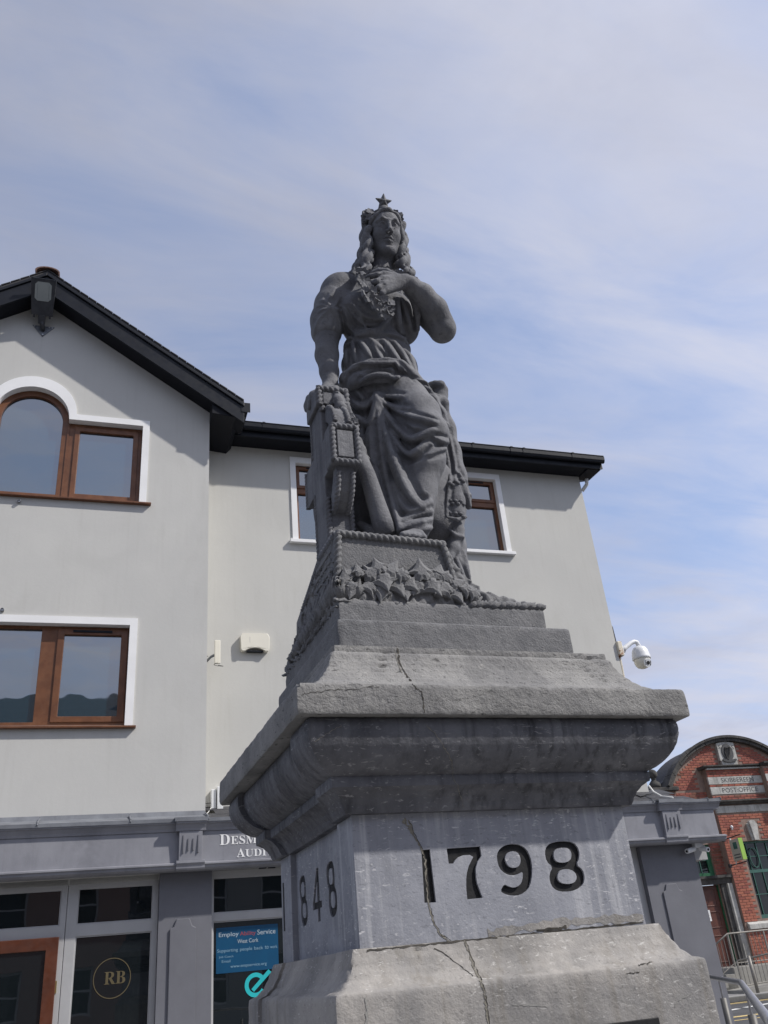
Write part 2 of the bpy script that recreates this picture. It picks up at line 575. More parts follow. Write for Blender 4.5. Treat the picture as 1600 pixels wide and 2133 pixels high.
# ------------------------------------------------------------------ office building
XG = -1.24
XL = 2 * XG - 1.357
off = Thing('office_building', 'pale grey rendered three storey office with black gable eaves and brown framed windows', 'building', (3.0, YB, 0.0), FB)


def soffit_z(x):
    return 9.46 + 0.69 * (1.357 - abs(x - XG) + XG if False else (2.597 - abs(x - XG)))


ARC_Z = 9.09


def arch_open(w, r, zb, hz):
    """Tripartite opening: half width w, arch radius r, bottom zb, side head hz."""
    p = [(XG - w, zb), (XG + w, zb), (XG + w, hz), (XG + r, hz)]
    p += arc(XG, max(hz, ARC_Z), r, 0, 180, 24)[0 if hz < ARC_Z else 1:-1 if hz >= ARC_Z else None]
    p += [(XG - r, hz), (XG - w, hz)]
    return p


# bay wall
outer = [(XL, 2.6), (1.357, 2.6), (1.357, soffit_z(1.357) + 0.02), (XG, soffit_z(XG) + 0.02), (XL, soffit_z(XL) + 0.02)]
MB().plate(outer, [arch_open(1.62, 0.55, 7.72, 9.11), rect(XG - 1.60, XG + 1.60, 4.47, 5.86)], YB, YB + 0.3).build('bay_wall', 'wall_paint', off)
# bay return, main wall, gable end
MB().box(1.057, 1.355, YB + 0.3, YR + 0.05, 3.0, 9.44).build('return_wall', 'wall_paint', off)
XE = 8.37
W1 = (2.79, 4.02)
W2 = (5.45, 6.68)
holes = [rect(W1[0] + 0.07, W1[1] - 0.07, 7.66, 9.17), rect(W2[0] + 0.07, W2[1] - 0.07, 7.66, 9.17), rect(W1[0] + 0.07, W1[1] - 0.07, 4.47, 5.86), rect(W2[0] + 0.07, W2[1] - 0.07, 4.47, 5.86)]
MB().plate(rect(1.357, XE, 2.6, 9.47), holes, YR, YR + 0.3).build('main_wall', 'wall_paint_warm', off)
gw = MB()
gw.add([(XE - 0.002, YR + 0.3, 0), (XE - 0.002, 20.0, 0), (XE - 0.002, 20, 9.47), (XE - 0.002, 16.2, 12.2), (XE - 0.002, YR + 0.3, 9.47)], [(0, 1, 2, 3, 4)])
gw.build('end_wall', 'wall_paint_warm', off)
MB().box(XL, XL + 0.3, YB + 0.3, 20, 0, 9.44).build('end_wall', 'wall_paint', off)
MB().box(-3.6, XE - 0.01, YB + 0.62, YB + 0.72, 0, 3.0).build('inner_wall', 'shop_grey_dark', off)

# gable: soffit, barge boards, verge, ridge
YV = YB - 0.32
for s in (-1, 1):
    e = 3.09
    xs = [XG, XG + s * e]
    zs = [9.46 + 0.69 * 2.597, 9.46 + 0.69 * (2.597 - e)]
    q = [(xs[0], zs[0]), (xs[1], zs[1])]

    def band(lo, hi, y0, y1, name, mat, bev=0.0):
        a = [(q[0][0], q[0][1] + lo), (q[1][0], q[1][1] + lo), (q[1][0], q[1][1] + hi), (q[0][0], q[0][1] + hi)]
        if s < 0:
            a = a[::-1]
        return MB().plate(a, (), y0, y1).build(name, mat, off, bevel=bev)
    band(0.0, 0.03, YV + 0.02, YB + 0.02, 'soffit_board', 'soffit_plastic')
    bb = band(-0.03, 0.27, YV - 0.022, YV, 'barge_board', 'black_plastic', 0.004)
    fillet = band(-0.03, 0.0, YV - 0.035, YV - 0.0235, 'barge_bead', 'black_plastic')
    fillet.parent = bb
    band(0.275, 0.335, YV - 0.05, YV + 0.05, 'verge_trim', 'black_plastic', 0.008)
    band(0.34, 0.385, YV - 0.03, 17.0, 'roof_slope', 'roof_tile')
    n = 24
    for k in range(n):
        t0, t1 = k / n, (k + 0.96) / n
        xa, xb = XG + s * e * t0, XG + s * e * t1
        za, zb_ = zs[0] + (zs[1] - zs[0]) * t0, zs[0] + (zs[1] - zs[0]) * t1
        a = [(xa, za + 0.387), (xb, zb_ + 0.387), (xb, zb_ + 0.406), (xa, za + 0.400)]
        if s < 0:
            a = a[::-1]
        MB().plate(a, (), YV - 0.045, YV + 0.3).build('verge_tile', 'roof_tile', off)
apz = 9.46 + 0.69 * 2.597
for k in range(5):
    y0 = YV - 0.08 + k * 0.42
    prof = [(XG + 0.185 * math.sin(R(a)), apz + 0.335 + 0.095 * math.cos(R(a))) for a in range(-100, 101, 20)]
    prof += [(x * 0.9 + XG * 0.1, z - 0.025) for x, z in prof[::-1]]
    MB().extr_y(prof[::-1], y0, y0 + 0.40).build('ridge_tile', 'ridge_clay', off, bevel=0.004)

# boxed eaves end on the bay's right flank
bx = MB()
bx.extr_y([(1.357, 9.24), (1.72, 9.20), (1.80, 9.30), (1.80, 9.52), (1.357, 9.83)], YV + 0.003, YR + 0.2)
bx.build('eaves_box', 'soffit_plastic', off, bevel=0.006)
gt = MB()
gt.extr_y([(1.80, 9.36), (1.86, 9.32), (1.92, 9.36), (1.935, 9.46), (1.80, 9.46)], YV - 0.02, YR - 0.42)
g_ = gt.build('gutter', 'black_plastic', off, bevel=0.004)
MB().box(1.805, 1.945, YV - 0.03, YV - 0.022, 9.30, 9.475).build('gutter_end_cap', 'black_plastic', off, g_)

# main eaves: soffit, fascia, gutter, roof
YE = YR - 0.36
MB().box(1.805, XE + 0.27, YE, YR + 0.02, 9.36, 9.385).build('soffit_board', 'soffit_plastic', off)
MB().box(1.805, XE + 0.28, YE - 0.022, YE - 0.001, 9.33, 9.56).build('fascia_board', 'black_plastic', off, bevel=0.003)
prof = [(YE - 0.024, 9.54), (YE - 0.026, 9.46), (YE - 0.06, 9.425), (YE - 0.105, 9.43), (YE - 0.125, 9.47), (YE - 0.13, 9.545), (YE - 0.138, 9.55), (YE - 0.138, 9.558), (YE - 0.115, 9.558)]
gut = MB().extr_x(prof, 1.94, XE + 0.30).build('gutter', 'black_plastic', off)
for gx in (2.25, 3.55, 4.8, 6.0, 6.75, 7.0, 8.0):
    pr = [(y - 0.006 if y < YE - 0.04 else y, z - 0.006) for y, z in prof[:-2]] + [(YE - 0.145, 9.565), (YE - 0.03, 9.565)]
    MB().extr_x(pr, gx, gx + 0.045).build('gutter_clip', 'black_plastic', off, gut)
MB().extr_x(prof[:6], XE + 0.30, XE + 0.312).build('gutter_stop', 'black_plastic', off, gut)
for k in range(46):
    x0 = 1.95 + k * 0.147
    MB().add([(x0, YE - 0.06, 9.575), (x0 + 0.142, YE - 0.06, 9.575), (x0 + 0.142, YE + 0.36, 9.845), (x0, YE + 0.36, 9.845), (x0, YE - 0.06, 9.595), (x0 + 0.071, YE - 0.06, 9.612), (x0 + 0.142, YE - 0.06, 9.595), (x0 + 0.142, YE + 0.36, 9.865), (x0, YE + 0.36, 9.865)],
             [(0, 1, 6, 5, 4), (4, 5, 6, 7, 8), (0, 4, 8, 3), (1, 2, 7, 6), (0, 3, 2, 1)]).build('eaves_tile', 'roof_tile', off)
rf = MB()
rf.add([(1.4, YE + 0.3, 9.80), (XE + 0.3, YE + 0.3, 9.80), (XE + 0.3, 16.2, 12.5), (1.4, 16.2, 12.5)], [(0, 1, 2, 3)])
rf.build('roof_slope', 'roof_tile', off)
# verge closing at the right end
MB().add([(XE + 0.27, YE - 0.02, 9.33), (XE + 0.27, YR + 3.9, 12.0), (XE + 0.27, YR + 3.9, 12.45), (XE + 0.27, YE - 0.02, 9.62),
          (XE + 0.30, YE - 0.02, 9.33), (XE + 0.30, YR + 3.9, 12.0), (XE + 0.30, YR + 3.9, 12.45), (XE + 0.30, YE - 0.02, 9.62)],
         [(3, 2, 1, 0), (4, 5, 6, 7), (0, 1, 5, 4), (2, 3, 7, 6), (0, 4, 7, 3)]).build('barge_board', 'black_plastic', off)
MB().extr_x([(YE + 0.02, 9.33), (YR + 0.1, 9.355), (YR + 0.5, 9.55), (YE + 0.02, 9.355)], XE, XE + 0.27).build('soffit_board', 'soffit_plastic', off)
dp = MB().tube([(XE + 0.13, YR - 0.05, 9.30), (XE + 0.13, YR - 0.02, 9.20), (XE + 0.06, YR + 0.08, 9.10)], 0.035, 8)
dp.build('waste_pipe', 'white_plastic', off, smooth=True)


def frame_holes(outer_rect, panes):
    return panes


def pane(x0, x1, z0, z1, y, parent, mat='window_glass', arch=None):
    pts = arch if arch else rect(x0, x1, z0, z1)
    return MB().plate(pts, (), y, y + 0.01).build('pane', mat, off, parent)


# upper triple window
sur = arch_open(1.69, 0.62, 7.74, 9.18)
MB().plate(sur, [arch_open(1.59, 0.52, 7.745, 9.08)], YB - 0.022, YB + 0.11)
win = MB().plate(arch_open(1.60, 0.53, 7.73, 9.09),
                 [[(XG - 0.43, 7.84), (XG + 0.43, 7.84)] + arc(XG, ARC_Z, 0.43, 0, 180, 24), rect(XG + 0.62, XG + 1.53, 7.80, 9.02), rect(XG - 1.53, XG - 0.62, 7.80, 9.02)],
                 YB + 0.10, YB + 0.17).build('window', 'brown_frame', off, bevel=0.004)
MB().plate(sur, [arch_open(1.59, 0.52, 7.735, 9.08)], YB - 0.022, YB + 0.098).build('surround', 'white_paint', off, win)
for s in (-1, 1):
    c0, c1 = (XG + 0.615, XG + 1.535) if s > 0 else (XG - 1.535, XG - 0.615)
    MB().plate(rect(c0, c1, 7.795, 9.025), [rect(c0 + 0.075, c1 - 0.075, 7.87, 8.95)], YB + 0.082, YB + 0.14).build('casement', 'brown_frame', off, win, bevel=0.006)
    pane(c0 + 0.07, c1 - 0.07, 7.86, 8.96, YB + 0.125, win)
    MB().box(XG + s * 0.52 - 0.012, XG + s * 0.52 + 0.012, YB + 0.088, YB + 0.0985, 7.75, 9.06).build('mullion_bead', 'brown_frame', off, win)
pane(0, 0, 0, 0, YB + 0.145, win, arch=[(XG - 0.44, 7.83), (XG + 0.44, 7.83)] + arc(XG, ARC_Z, 0.44, 0, 180, 24))
MB().extr_x([(YB - 0.07, 7.70), (YB - 0.07, 7.725), (YB + 0.12, 7.745), (YB + 0.12, 7.70)], XG - 1.76, XG + 1.76).build('sill', 'brown_frame', off, win, bevel=0.003)

# lower wide window of the bay
win = MB().plate(rect(XG - 1.575, XG + 1.575, 4.475, 5.855), [rect(-0.585, 0.30, 4.54, 5.79), rect(XG - 0.45, -0.79, 4.54, 5.79), rect(XG - 1.54, XG - 0.66, 4.54, 5.79)], YB + 0.10, YB + 0.17).build('window', 'brown_frame', off, bevel=0.004)
MB().plate(rect(XG - 1.66, XG + 1.66, 4.46, 5.93), [rect(XG - 1.56, XG + 1.56, 4.455, 5.83)], YB - 0.022, YB + 0.098)
MB().plate([(XG - 1.66, 4.46), (XG - 1.56, 4.46), (XG - 1.56, 5.83), (XG + 1.56, 5.83), (XG + 1.56, 4.46), (XG + 1.66, 4.46), (XG + 1.66, 5.93), (XG - 1.66, 5.93)], (), YB - 0.022, YB + 0.098).build('surround', 'white_paint', off, win)
MB().plate(rect(-0.59, 0.305, 4.535, 5.795), [rect(-0.635 + 0.13, 0.305 - 0.085, 4.61, 5.715)], YB + 0.082, YB + 0.14).build('casement', 'brown_frame', off, win, bevel=0.006)
pane(-0.51, 0.225, 4.60, 5.72, YB + 0.125, win)
pane(XG - 0.455, -0.785, 4.53, 5.80, YB + 0.145, win)
pane(XG - 1.545, XG - 0.655, 4.53, 5.80, YB + 0.145, win)
MB().box(-0.40, 0.10, YB + 0.07, YB + 0.0815, 5.745, 5.775).build('trickle_vent', 'black_plastic', off, win)
MB().extr_x([(YB - 0.07, 4.425), (YB - 0.07, 4.45), (YB + 0.12, 4.47), (YB + 0.12, 4.425)], XG - 1.70, XG + 1.70).build('sill', 'brown_frame', off, win, bevel=0.003)

# main wall windows
for (x0, x1) in (W1, W2):
    for zb, zt, sb in ((7.66, 9.17, 7.60), (4.47, 5.86, 4.41)):
        win = MB().plate(rect(x0 + 0.075, x1 - 0.075, zb + 0.005, zt - 0.005), [rect(x0 + 0.145, x1 - 0.145, zb + 0.08, zb + 0.93), rect(x0 + 0.125, x1 - 0.125, zb + 1.03, zt - 0.06)], YR + 0.085, YR + 0.16).build('window', 'brown_frame', off, bevel=0.004)
        MB().plate([(x0, zb), (x0 + 0.095, zb), (x0 + 0.095, zt - 0.04), (x1 - 0.095, zt - 0.04), (x1 - 0.095, zb), (x1, zb), (x1, zt + 0.07), (x0, zt + 0.07)], (), YR - 0.024, YR + 0.083).build('surround', 'white_paint', off, win)
        MB().plate(rect(x0 + 0.122, x1 - 0.122, zb + 1.025, zt - 0.055), [rect(x0 + 0.175, x1 - 0.175, zb + 1.085, zt - 0.115)], YR + 0.068, YR + 0.125).build('casement', 'brown_frame', off, win, bevel=0.005)
        pane(x0 + 0.17, x1 - 0.17, zb + 1.08, zt - 0.11, YR + 0.11, win)
        pane(x0 + 0.14, x1 - 0.14, zb + 0.075, zb + 0.935, YR + 0.13, win)
        MB().box(x0 + 0.3, x1 - 0.3, YR + 0.058, YR + 0.067, zt - 0.095, zt - 0.07).build('trickle_vent', 'black_plastic', off, win)
        MB().box(x0 - 0.05, x1 + 0.05, YR - 0.075, YR + 0.083, sb, zb - 0.002).build('sill', 'white_paint', off, win, bevel=0.005)

# ------------------------------------------------------------------ shopfront
YF = 11.20      # fascia face
YP = 11.42      # pilaster face
XS0, XS1 = -3.9, 8.67
fasc = MB().box(XS0, XS1, YF, YF + 0.20, 2.74, 3.09).build('shop_fascia', 'shop_grey', off)
# lower moulding under the fascia and cornice above it
MB().extr_x([(YF - 0.075, 2.725), (YF - 0.075, 2.708), (YF - 0.055, 2.70), (YF - 0.05, 2.675), (YF - 0.02, 2.655), (YF + 0.15, 2.655), (YF + 0.15, 2.738), (YF - 0.03, 2.738)], XS0, XS1 + 0.07).build('fascia_moulding', 'shop_grey', off)
MB().extr_x([(YF - 0.001, 3.092), (YF - 0.012, 3.092), (YF - 0.020, 3.12), (YF - 0.040, 3.15), (YF - 0.046, 3.165), (YF - 0.070, 3.175), (YF - 0.075, 3.215), (YF + 0.3, 3.225), (YF + 0.3, 3.092)], XS0, XS1 + 0.10).build('cornice', 'shop_grey', off)
# lead flashing lengths over the cornice
xx = XS0
k = 0
while xx < XS1 + 0.1:
    ln = random.uniform(0.85, 1.25)
    x1 = min(xx + ln, XS1 + 0.12)
    hz = 3.345 if xx < 1.2 else 3.262
    if xx < 1.357 < x1:
        x1 = 1.357
    top = [(YF - 0.082, 3.19), (YF - 0.082, 3.232), (YB - 0.03 if xx < 1.3 else YF + 0.25, hz - 0.02), (YB - 0.012 if xx < 1.3 else YF + 0.26, hz + (0.035 if xx < 1.3 else 0)), (YB - 0.003 if xx < 1.3 else YF + 0.28, hz + (0.035 if xx < 1.3 else 0)), (YF + 0.28, 3.228), (YF - 0.076, 3.219), (YF - 0.076, 3.19)]
    MB().extr_x(top, xx, x1 - 0.004).build('lead_flashing', 'lead', off)
    MB().tube([(x1 - 0.004, YF - 0.085, 3.215), (x1 - 0.004, YF - 0.08, 3.24), (x1 - 0.004, YB - 0.035 if xx < 1.3 else YF + 0.24, hz)], 0.011, 6).build('lead_roll', 'lead', off)
    xx = x1
# slates of the lean-to strip between cornice and main wall
for row in range(3):
    y0 = YF + 0.24 + row * 0.30
    z0 = 3.265 + row * 0.11
    for c in range(24):
        x0 = 1.37 + c * 0.305 + (0.15 if row % 2 else 0)
        if x0 + 0.3 > XS1 + 0.1:
            continue
        MB().add([(x0, y0, z0), (x0 + 0.298, y0, z0), (x0 + 0.298, y0 + 0.38, z0 + 0.135), (x0, y0 + 0.38, z0 + 0.135), (x0, y0, z0 - 0.012), (x0 + 0.298, y0, z0 - 0.012)], [(0, 1, 2, 3), (4, 5, 1, 0)]).build('slate', 'slate', off)


def console(x0, x1):
    c = MB()
    c.extr_x([(YF - 0.055, 2.76), (YF - 0.075, 3.085), (YF + 0.05, 3.085), (YF + 0.05, 2.76)], x0 + 0.01, x1 - 0.01)
    c.extr_x([(YF - 0.095, 2.755), (YF - 0.095, 2.725), (YF - 0.075, 2.70), (YF - 0.07, 2.67), (YF - 0.055, 2.652), (YF + 0.05, 2.652), (YF + 0.05, 2.757), (YF - 0.06, 2.757)], x0 - 0.02, x1 + 0.02)
    c.extr_x([(YF - 0.08, 3.088), (YF - 0.085, 3.115), (YF - 0.10, 3.145), (YF - 0.105, 3.16), (YF - 0.130, 3.17), (YF - 0.135, 3.217), (YF + 0.05, 3.22), (YF + 0.05, 3.088)], x0 - 0.03, x1 + 0.03)
    o = c.build('console', 'shop_grey', off, bevel=0.003)
    wd = x1 - x0
    for k, (h0, h1) in enumerate(((2.84, 3.04), (2.865, 3.00), (2.865, 3.00), (2.84, 3.04))):
        xm = x0 + wd * (0.2 + 0.2 * k)
        MB().box(xm - 0.006, xm + 0.006, YF - 0.078, YF - 0.04, h0, h1).build('flute', 'shop_grey_dark', off, o)
    MB().extr_x([(YF - 0.143, 3.19), (YF - 0.143, 3.236), (YF + 0.1, 3.26), (YF + 0.1, 3.226), (YF - 0.137, 3.222), (YF - 0.137, 3.19)], x0 - 0.05, x1 + 0.05).build('lead_cap', 'lead', off, o)
    return o


def pilaster(x0, x1, p0, p1):
    o = MB().box(x0, x1, YP, YP + 0.2, 0.0, 2.66).build('pilaster', 'shop_grey_dark', off)
    n = 0.045
    zt, zn = 2.15, 2.05
    pan = [(p0, 0.45), (p1, 0.45), (p1, zn), (p1 - n, zn + 0.02), (p1 - n - 0.03, zt), (p0 + n + 0.03, zt), (p0 + n, zn + 0.02), (p0, zn)]
    MB().plate(pan, (), YP - 0.022, YP - 0.001).build('panel', 'shop_grey_dark', off, o, bevel=0.007)
    MB().box(x0 - 0.03, x1 + 0.03, YP - 0.04, YP + 0.1, 0.0, 0.32).build('plinth_block', 'shop_grey_dark', off, o, bevel=0.008)
    return o


PIL = [(-2.35, -1.75, -2.2, -1.9), (0.822, 1.436, 0.952, 1.253), (4.15, 4.75, 4.3, 4.6), (7.44, 8.33, 7.66, 7.975)]
for a in PIL:
    pilaster(*a)
for a in ((-2.2, -1.9), (1.0, 1.293), (4.3, 4.6), (7.735, 8.055)):
    console(*a)
# shop ceiling behind the fascia and end return
MB().box(XS0, XS1 - 0.02, YF + 0.21, YB + 0.6, 2.668, 2.73).build('shop_soffit', 'shop_frame', off)
MB().box(8.27, 8.62, YF + 0.33, YB + 0.6, 2.45, 2.655).build('shop_soffit', 'shop_frame', off)

YG = 11.53


def shop_frame(x0, x1, panes, name='shop_window'):
    o = MB().plate(rect(x0, x1, 0.0, 2.667), [rect(*p) for p in panes], YG - 0.03, YG + 0.05).build(name, 'shop_frame', off, bevel=0.005)
    for p in panes:
        MB().plate(rect(p[0] - 0.008, p[1] + 0.008, p[2] - 0.008, p[3] + 0.008), (), YG, YG + 0.008).build('pane', 'shop_glass', off, o)
        MB().plate(rect(p[0], p[1], p[2], p[3]), [rect(p[0] + 0.012, p[1] - 0.012, p[2] + 0.012, p[3] - 0.012)], YG - 0.015, YG - 0.001).build('glazing_bead', 'shop_frame', off, o)
    return o


shop_frame(-0.20, 0.820, [(-0.085, 0.755, 2.175, 2.555), (-0.085, 0.755, 0.55, 2.05)])
do = shop_frame(-1.75, -0.205, [(-1.70, -0.27, 2.175, 2.555)], 'door_frame')
bpy.data.objects.remove(do.children[0]) if False else None
dr = MB().plate(rect(-1.74, -0.26, 0.12, 2.06), [rect(-1.60, -0.39, 0.9, 1.93)], YG - 0.075, YG - 0.032).build('door', 'door_wood', off, bevel=0.006)
MB().plate(rect(-1.61, -0.38, 0.89, 1.94), (), YG - 0.05, YG - 0.04).build('pane', 'shop_glass', off, dr)
hd = MB().box(-0.262, -0.245, YG - 0.05, YG - 0.031, 1.50, 1.62)
hd.build('door_latch', 'brass', off, dr)
w2 = shop_frame(1.438, 4.148, [(1.46, 2.75, 2.19, 2.585), (2.83, 4.1, 2.19, 2.585), (1.46, 2.75, 0.55, 2.10), (2.83, 4.1, 0.55, 2.10)])
shop_frame(4.752, 7.438, [(4.8, 6.0, 2.19, 2.585), (6.08, 7.33, 2.19, 2.585), (4.8, 6.0, 0.55, 2.10), (6.08, 7.33, 0.55, 2.10)])
shop_frame(-3.9, -2.355, [(-3.85, -2.4, 2.175, 2.555), (-3.85, -2.4, 0.55, 2.05)])
for xs in (2.0, 2.11):
    MB().box(xs, xs + 0.09, YF + 0.14, YF + 0.19, 2.645, 2.654).build('soffit_vent', 'black_plastic', off)

# lettering on the fascia
text_mesh('𝐃', 0.122, 'letter', 'letter_white', off, (1.497, YF - 0.005, 2.918), width=0.122)
text_mesh('𝐄𝐒𝐌', 0.098, 'letter', 'letter_white', off, (1.632, YF - 0.005, 2.920), width=0.315)
text_mesh('𝐀', 0.098, 'letter', 'letter_white', off, (1.702, YF - 0.005, 2.772), width=0.10)
text_mesh('𝐔𝐃𝐈𝐓', 0.084, 'letter', 'letter_white', off, (1.806, YF - 0.005, 2.772), width=0.345)

# gold circle monogram on the left shop pane
ring = [(0.34 + 0.205 * math.cos(R(a)), 1.60 + 0.205 * math.sin(R(a))) for a in range(0, 360, 8)]
ring_i = [(0.34 + 0.196 * math.cos(R(a)), 1.60 + 0.196 * math.sin(R(a))) for a in range(0, 360, 8)]
mono = Thing('window_monogram', 'faded gold ring monogram on the dark shop pane', 'sticker', (0.34, YG - 0.003, 1.385), FB)
MB().plate(ring, [ring_i], YG - 0.0035, YG - 0.0015).build('ring', 'gold_film', mono)
text_mesh('𝐑𝐁', 0.125, 'letter', 'gold_film', mono, (0.255, YG - 0.003, 1.54), width=0.23)

# blue notice in the window
post = Thing('window_notice', 'blue printed employment service notice stuck on the shop window', 'notice', (1.88, YG - 0.004, 1.545), FB)
MB().box(1.503, 2.246, YG - 0.004, YG - 0.001, 1.545, 2.03).build('sheet', 'poster_blue', post)
yt = YG - 0.006
text_mesh('Employ', 0.062, 'print', 'poster_white', post, (1.535, yt, 1.915), width=0.235)
text_mesh('Ability', 0.058, 'print', 'poster_red', post, (1.785, yt, 1.915), width=0.19)
text_mesh('Service', 0.055, 'print', 'poster_white', post, (1.995, yt, 1.925), width=0.22)
text_mesh('West Cork', 0.044, 'print', 'poster_white', post, (1.755, yt, 1.848), width=0.25)
for wd_, xa_, wl_ in (('Supporting', 1.515, 0.245), ('people', 1.785, 0.145), ('back', 1.955, 0.105), ('to', 2.082, 0.045), ('work', 2.148, 0.085)):
    text_mesh(wd_, 0.046 if 'p' in wd_ else 0.036, 'print', 'poster_pale', post, (xa_, yt, 1.755 if 'p' in wd_ else 1.765), width=wl_)
text_mesh('Job Coach', 0.028, 'print', 'poster_pale', post, (1.535, yt, 1.70), width=0.17)
text_mesh('Email', 0.028, 'print', 'poster_pale', post, (1.57, yt, 1.655), width=0.10)
text_mesh('www.empservice.org', 0.040, 'print', 'poster_pale', post, (1.67, yt, 1.585), width=0.43)

# turquoise round mark below the notice: a ring with an inner stroke
mk = Thing('window_mark', 'turquoise round letter mark on the shop glass under the blue notice', 'sticker', (1.985, YG - 0.003, 1.27), FB)
cx, cz = 1.965, 1.395
ro_, ri_ = 0.128, 0.082
pts = [(cx + ro_ * math.cos(R(a)), cz + ro_ * math.sin(R(a))) for a in range(40, 331, 8)] + [(cx + ri_ * math.cos(R(a)), cz + ri_ * math.sin(R(a))) for a in range(330, 39, -8)]
MB().plate(pts, (), YG - 0.0035, YG - 0.0015).build('ring', 'turquoise_film', mk)
d = 0.025
MB().plate([(cx - 0.05, cz - 0.04), (cx - 0.02, cz - 0.07), (cx + 0.19, cz + 0.12), (cx + 0.155, cz + 0.15)], (), YG - 0.0055, YG - 0.004).build('stroke', 'turquoise_film', mk)

# ------------------------------------------------------------------ fittings on the office walls
# floodlight under the gable
fl = Thing('floodlight', 'black flat floodlight on a triangular bracket below the gable apex', 'floodlight', (-1.235, YB, 10.60), FB)
MB().plate([(-1.40, 10.79), (-1.235, 10.58), (-1.07, 10.79)], (), YB - 0.014, YB - 0.002).build('bracket_plate', 'galvanised', fl, bevel=0.003)
for bx_, bz in ((-1.365, 10.765), (-1.105, 10.765), (-1.235, 10.615), (-1.15, 10.77)):
    MB().lathe((bx_, YB - 0.016, bz), [(0.012, 0), (0.012, -0.012), (0.006, -0.014)][::-1], 8, 'y').build('bolt', 'steel', fl)
MB().tube([(-1.235, YB - 0.012, 10.70), (-1.24, YB - 0.08, 10.72), (-1.26, YB - 0.13, 10.78)], [0.03, 0.032, 0.036], 10).build('knuckle', 'dark_metal', fl, smooth=True)
P0 = np.array([-1.262, YB - 0.13, 10.77])
ax = np.array([0.0, -0.60, 0.80])
ax /= np.linalg.norm(ax)
sx_ = np.array([1.0, 0.0, 0.0])
nn = np.array([0.0, -0.80, -0.60])
bd = MB()


def fbox(mb, u0, u1, v0, v1, n0, n1, taper=1.0):
    c = []
    for nn_ in (n0, n1):
        for v_, k_ in ((v0, taper), (v1, 1.0)):
            for u_ in (u0, u1):
                c.append(P0 + sx_ * u_ * k_ + ax * v_ + nn * nn_)
    mb.add(c, [(0, 1, 3, 2), (4, 6, 7, 5), (0, 4, 5, 1), (2, 3, 7, 6), (0, 2, 6, 4), (1, 5, 7, 3)])
    return mb


fbox(bd, -0.185, 0.185, 0.10, 0.66, -0.045, 0.0, 0.84)
fbox(bd, -0.05, 0.05, -0.03, 0.11, -0.03, 0.02)
fbox(bd, -0.13, -0.10, 0.06, 0.10, -0.03, 0.0)
fbox(bd, 0.10, 0.13, 0.06, 0.10, -0.03, 0.0)
body = bd.build('housing', 'dark_metal', fl, bevel=0.006)
fbox(MB(), -0.186, 0.186, 0.661, 0.668, -0.047, 0.002).build('top_trim', 'galvanised', fl, body) if False else None
tr = fbox(MB(), -0.186, 0.186, 0.661, 0.668, -0.047, 0.002)
tr.build('top_trim', 'galvanised', fl, body)
ln = MB()
oc = [(-0.12, 0.36), (-0.08, 0.32), (0.08, 0.32), (0.12, 0.36), (0.12, 0.57), (0.08, 0.61), (-0.08, 0.61), (-0.12, 0.57)]
ln.add([P0 + sx_ * u_ + ax * v_ + nn * 0.006 for u_, v_ in oc] + [P0 + sx_ * u_ + ax * v_ + nn * 0.001 for u_, v_ in oc], [tuple(range(8)), tuple(range(15, 7, -1))] + [(i, i + 8, (i + 1) % 8 + 8, (i + 1) % 8) for i in range(8)])
lens = ln.build('lens', 'lamp_lens', fl)
fbox(MB(), -0.085, -0.080, 0.36, 0.57, 0.0065, 0.008).build('lens_rib', 'galvanised', fl, lens)
fbox(MB(), 0.080, 0.085, 0.36, 0.57, 0.0065, 0.008).build('lens_rib', 'galvanised', fl, lens)

# alarm bell box
al = Thing('alarm_box', 'cream plastic alarm bell box with a curved cut-out base on the wall', 'alarm box', (2.14, YR, 5.74), FB)
z0, z1 = 5.745, 6.02
pr = [(1.93, z0 + 0.03), (1.945, z0), (1.995, z0), (2.0, z0 + 0.012)] + [(2.0 + 0.28 * i / 8, z0 + 0.012 + 0.04 * math.sin(math.pi * i / 8)) for i in range(1, 8)] + [(2.28, z0 + 0.012), (2.285, z0), (2.335, z0), (2.35, z0 + 0.03), (2.358, z1 - 0.05), (2.33, z1), (1.95, z1), (1.922, z1 - 0.05)]
MB().plate(pr, (), YR - 0.085, YR - 0.002).build('cover', 'cream_plastic', al, bevel=0.022, smooth=False)
MB().box(2.06, 2.064, YR - 0.0865, YR - 0.084, 5.87, 5.96).build('seam', 'shop_frame', al)
MB().box(2.02, 2.26, YR - 0.07, YR - 0.003, 5.74, 5.755).build('grille', 'black_plastic', al)

# panel antenna at the bay corner
an = Thing('panel_antenna', 'cream flat panel antenna on a short arm beside the bay corner', 'antenna', (1.50, YR, 5.45), FB)
MB().box(1.518, 1.60, YR - 0.30, YR - 0.26, 5.47, 5.82).build('panel', 'cream_plastic', an, bevel=0.008)
MB().tube([(1.44, YR - 0.01, 5.60), (1.48, YR - 0.2, 5.60), (1.55, YR - 0.262, 5.62)], 0.018, 8).build('arm', 'galvanised', an, smooth=True)
MB().tube([(1.57 + 0.07 * math.sin(a * 0.55), YR - 0.27 - 0.01 * a, 5.47 - 0.028 * math.sin(a * 0.28) - 0.02) for a in range(0, 12)], 0.004, 5).build('lead_wire', 'cable_black', an)
MB().tube([(1.375, YR - 0.03, 5.66), (1.41, YR - 0.08, 5.665), (1.45, YR - 0.1, 5.64)], 0.004, 5).build('lead_wire', 'cable_black', an)

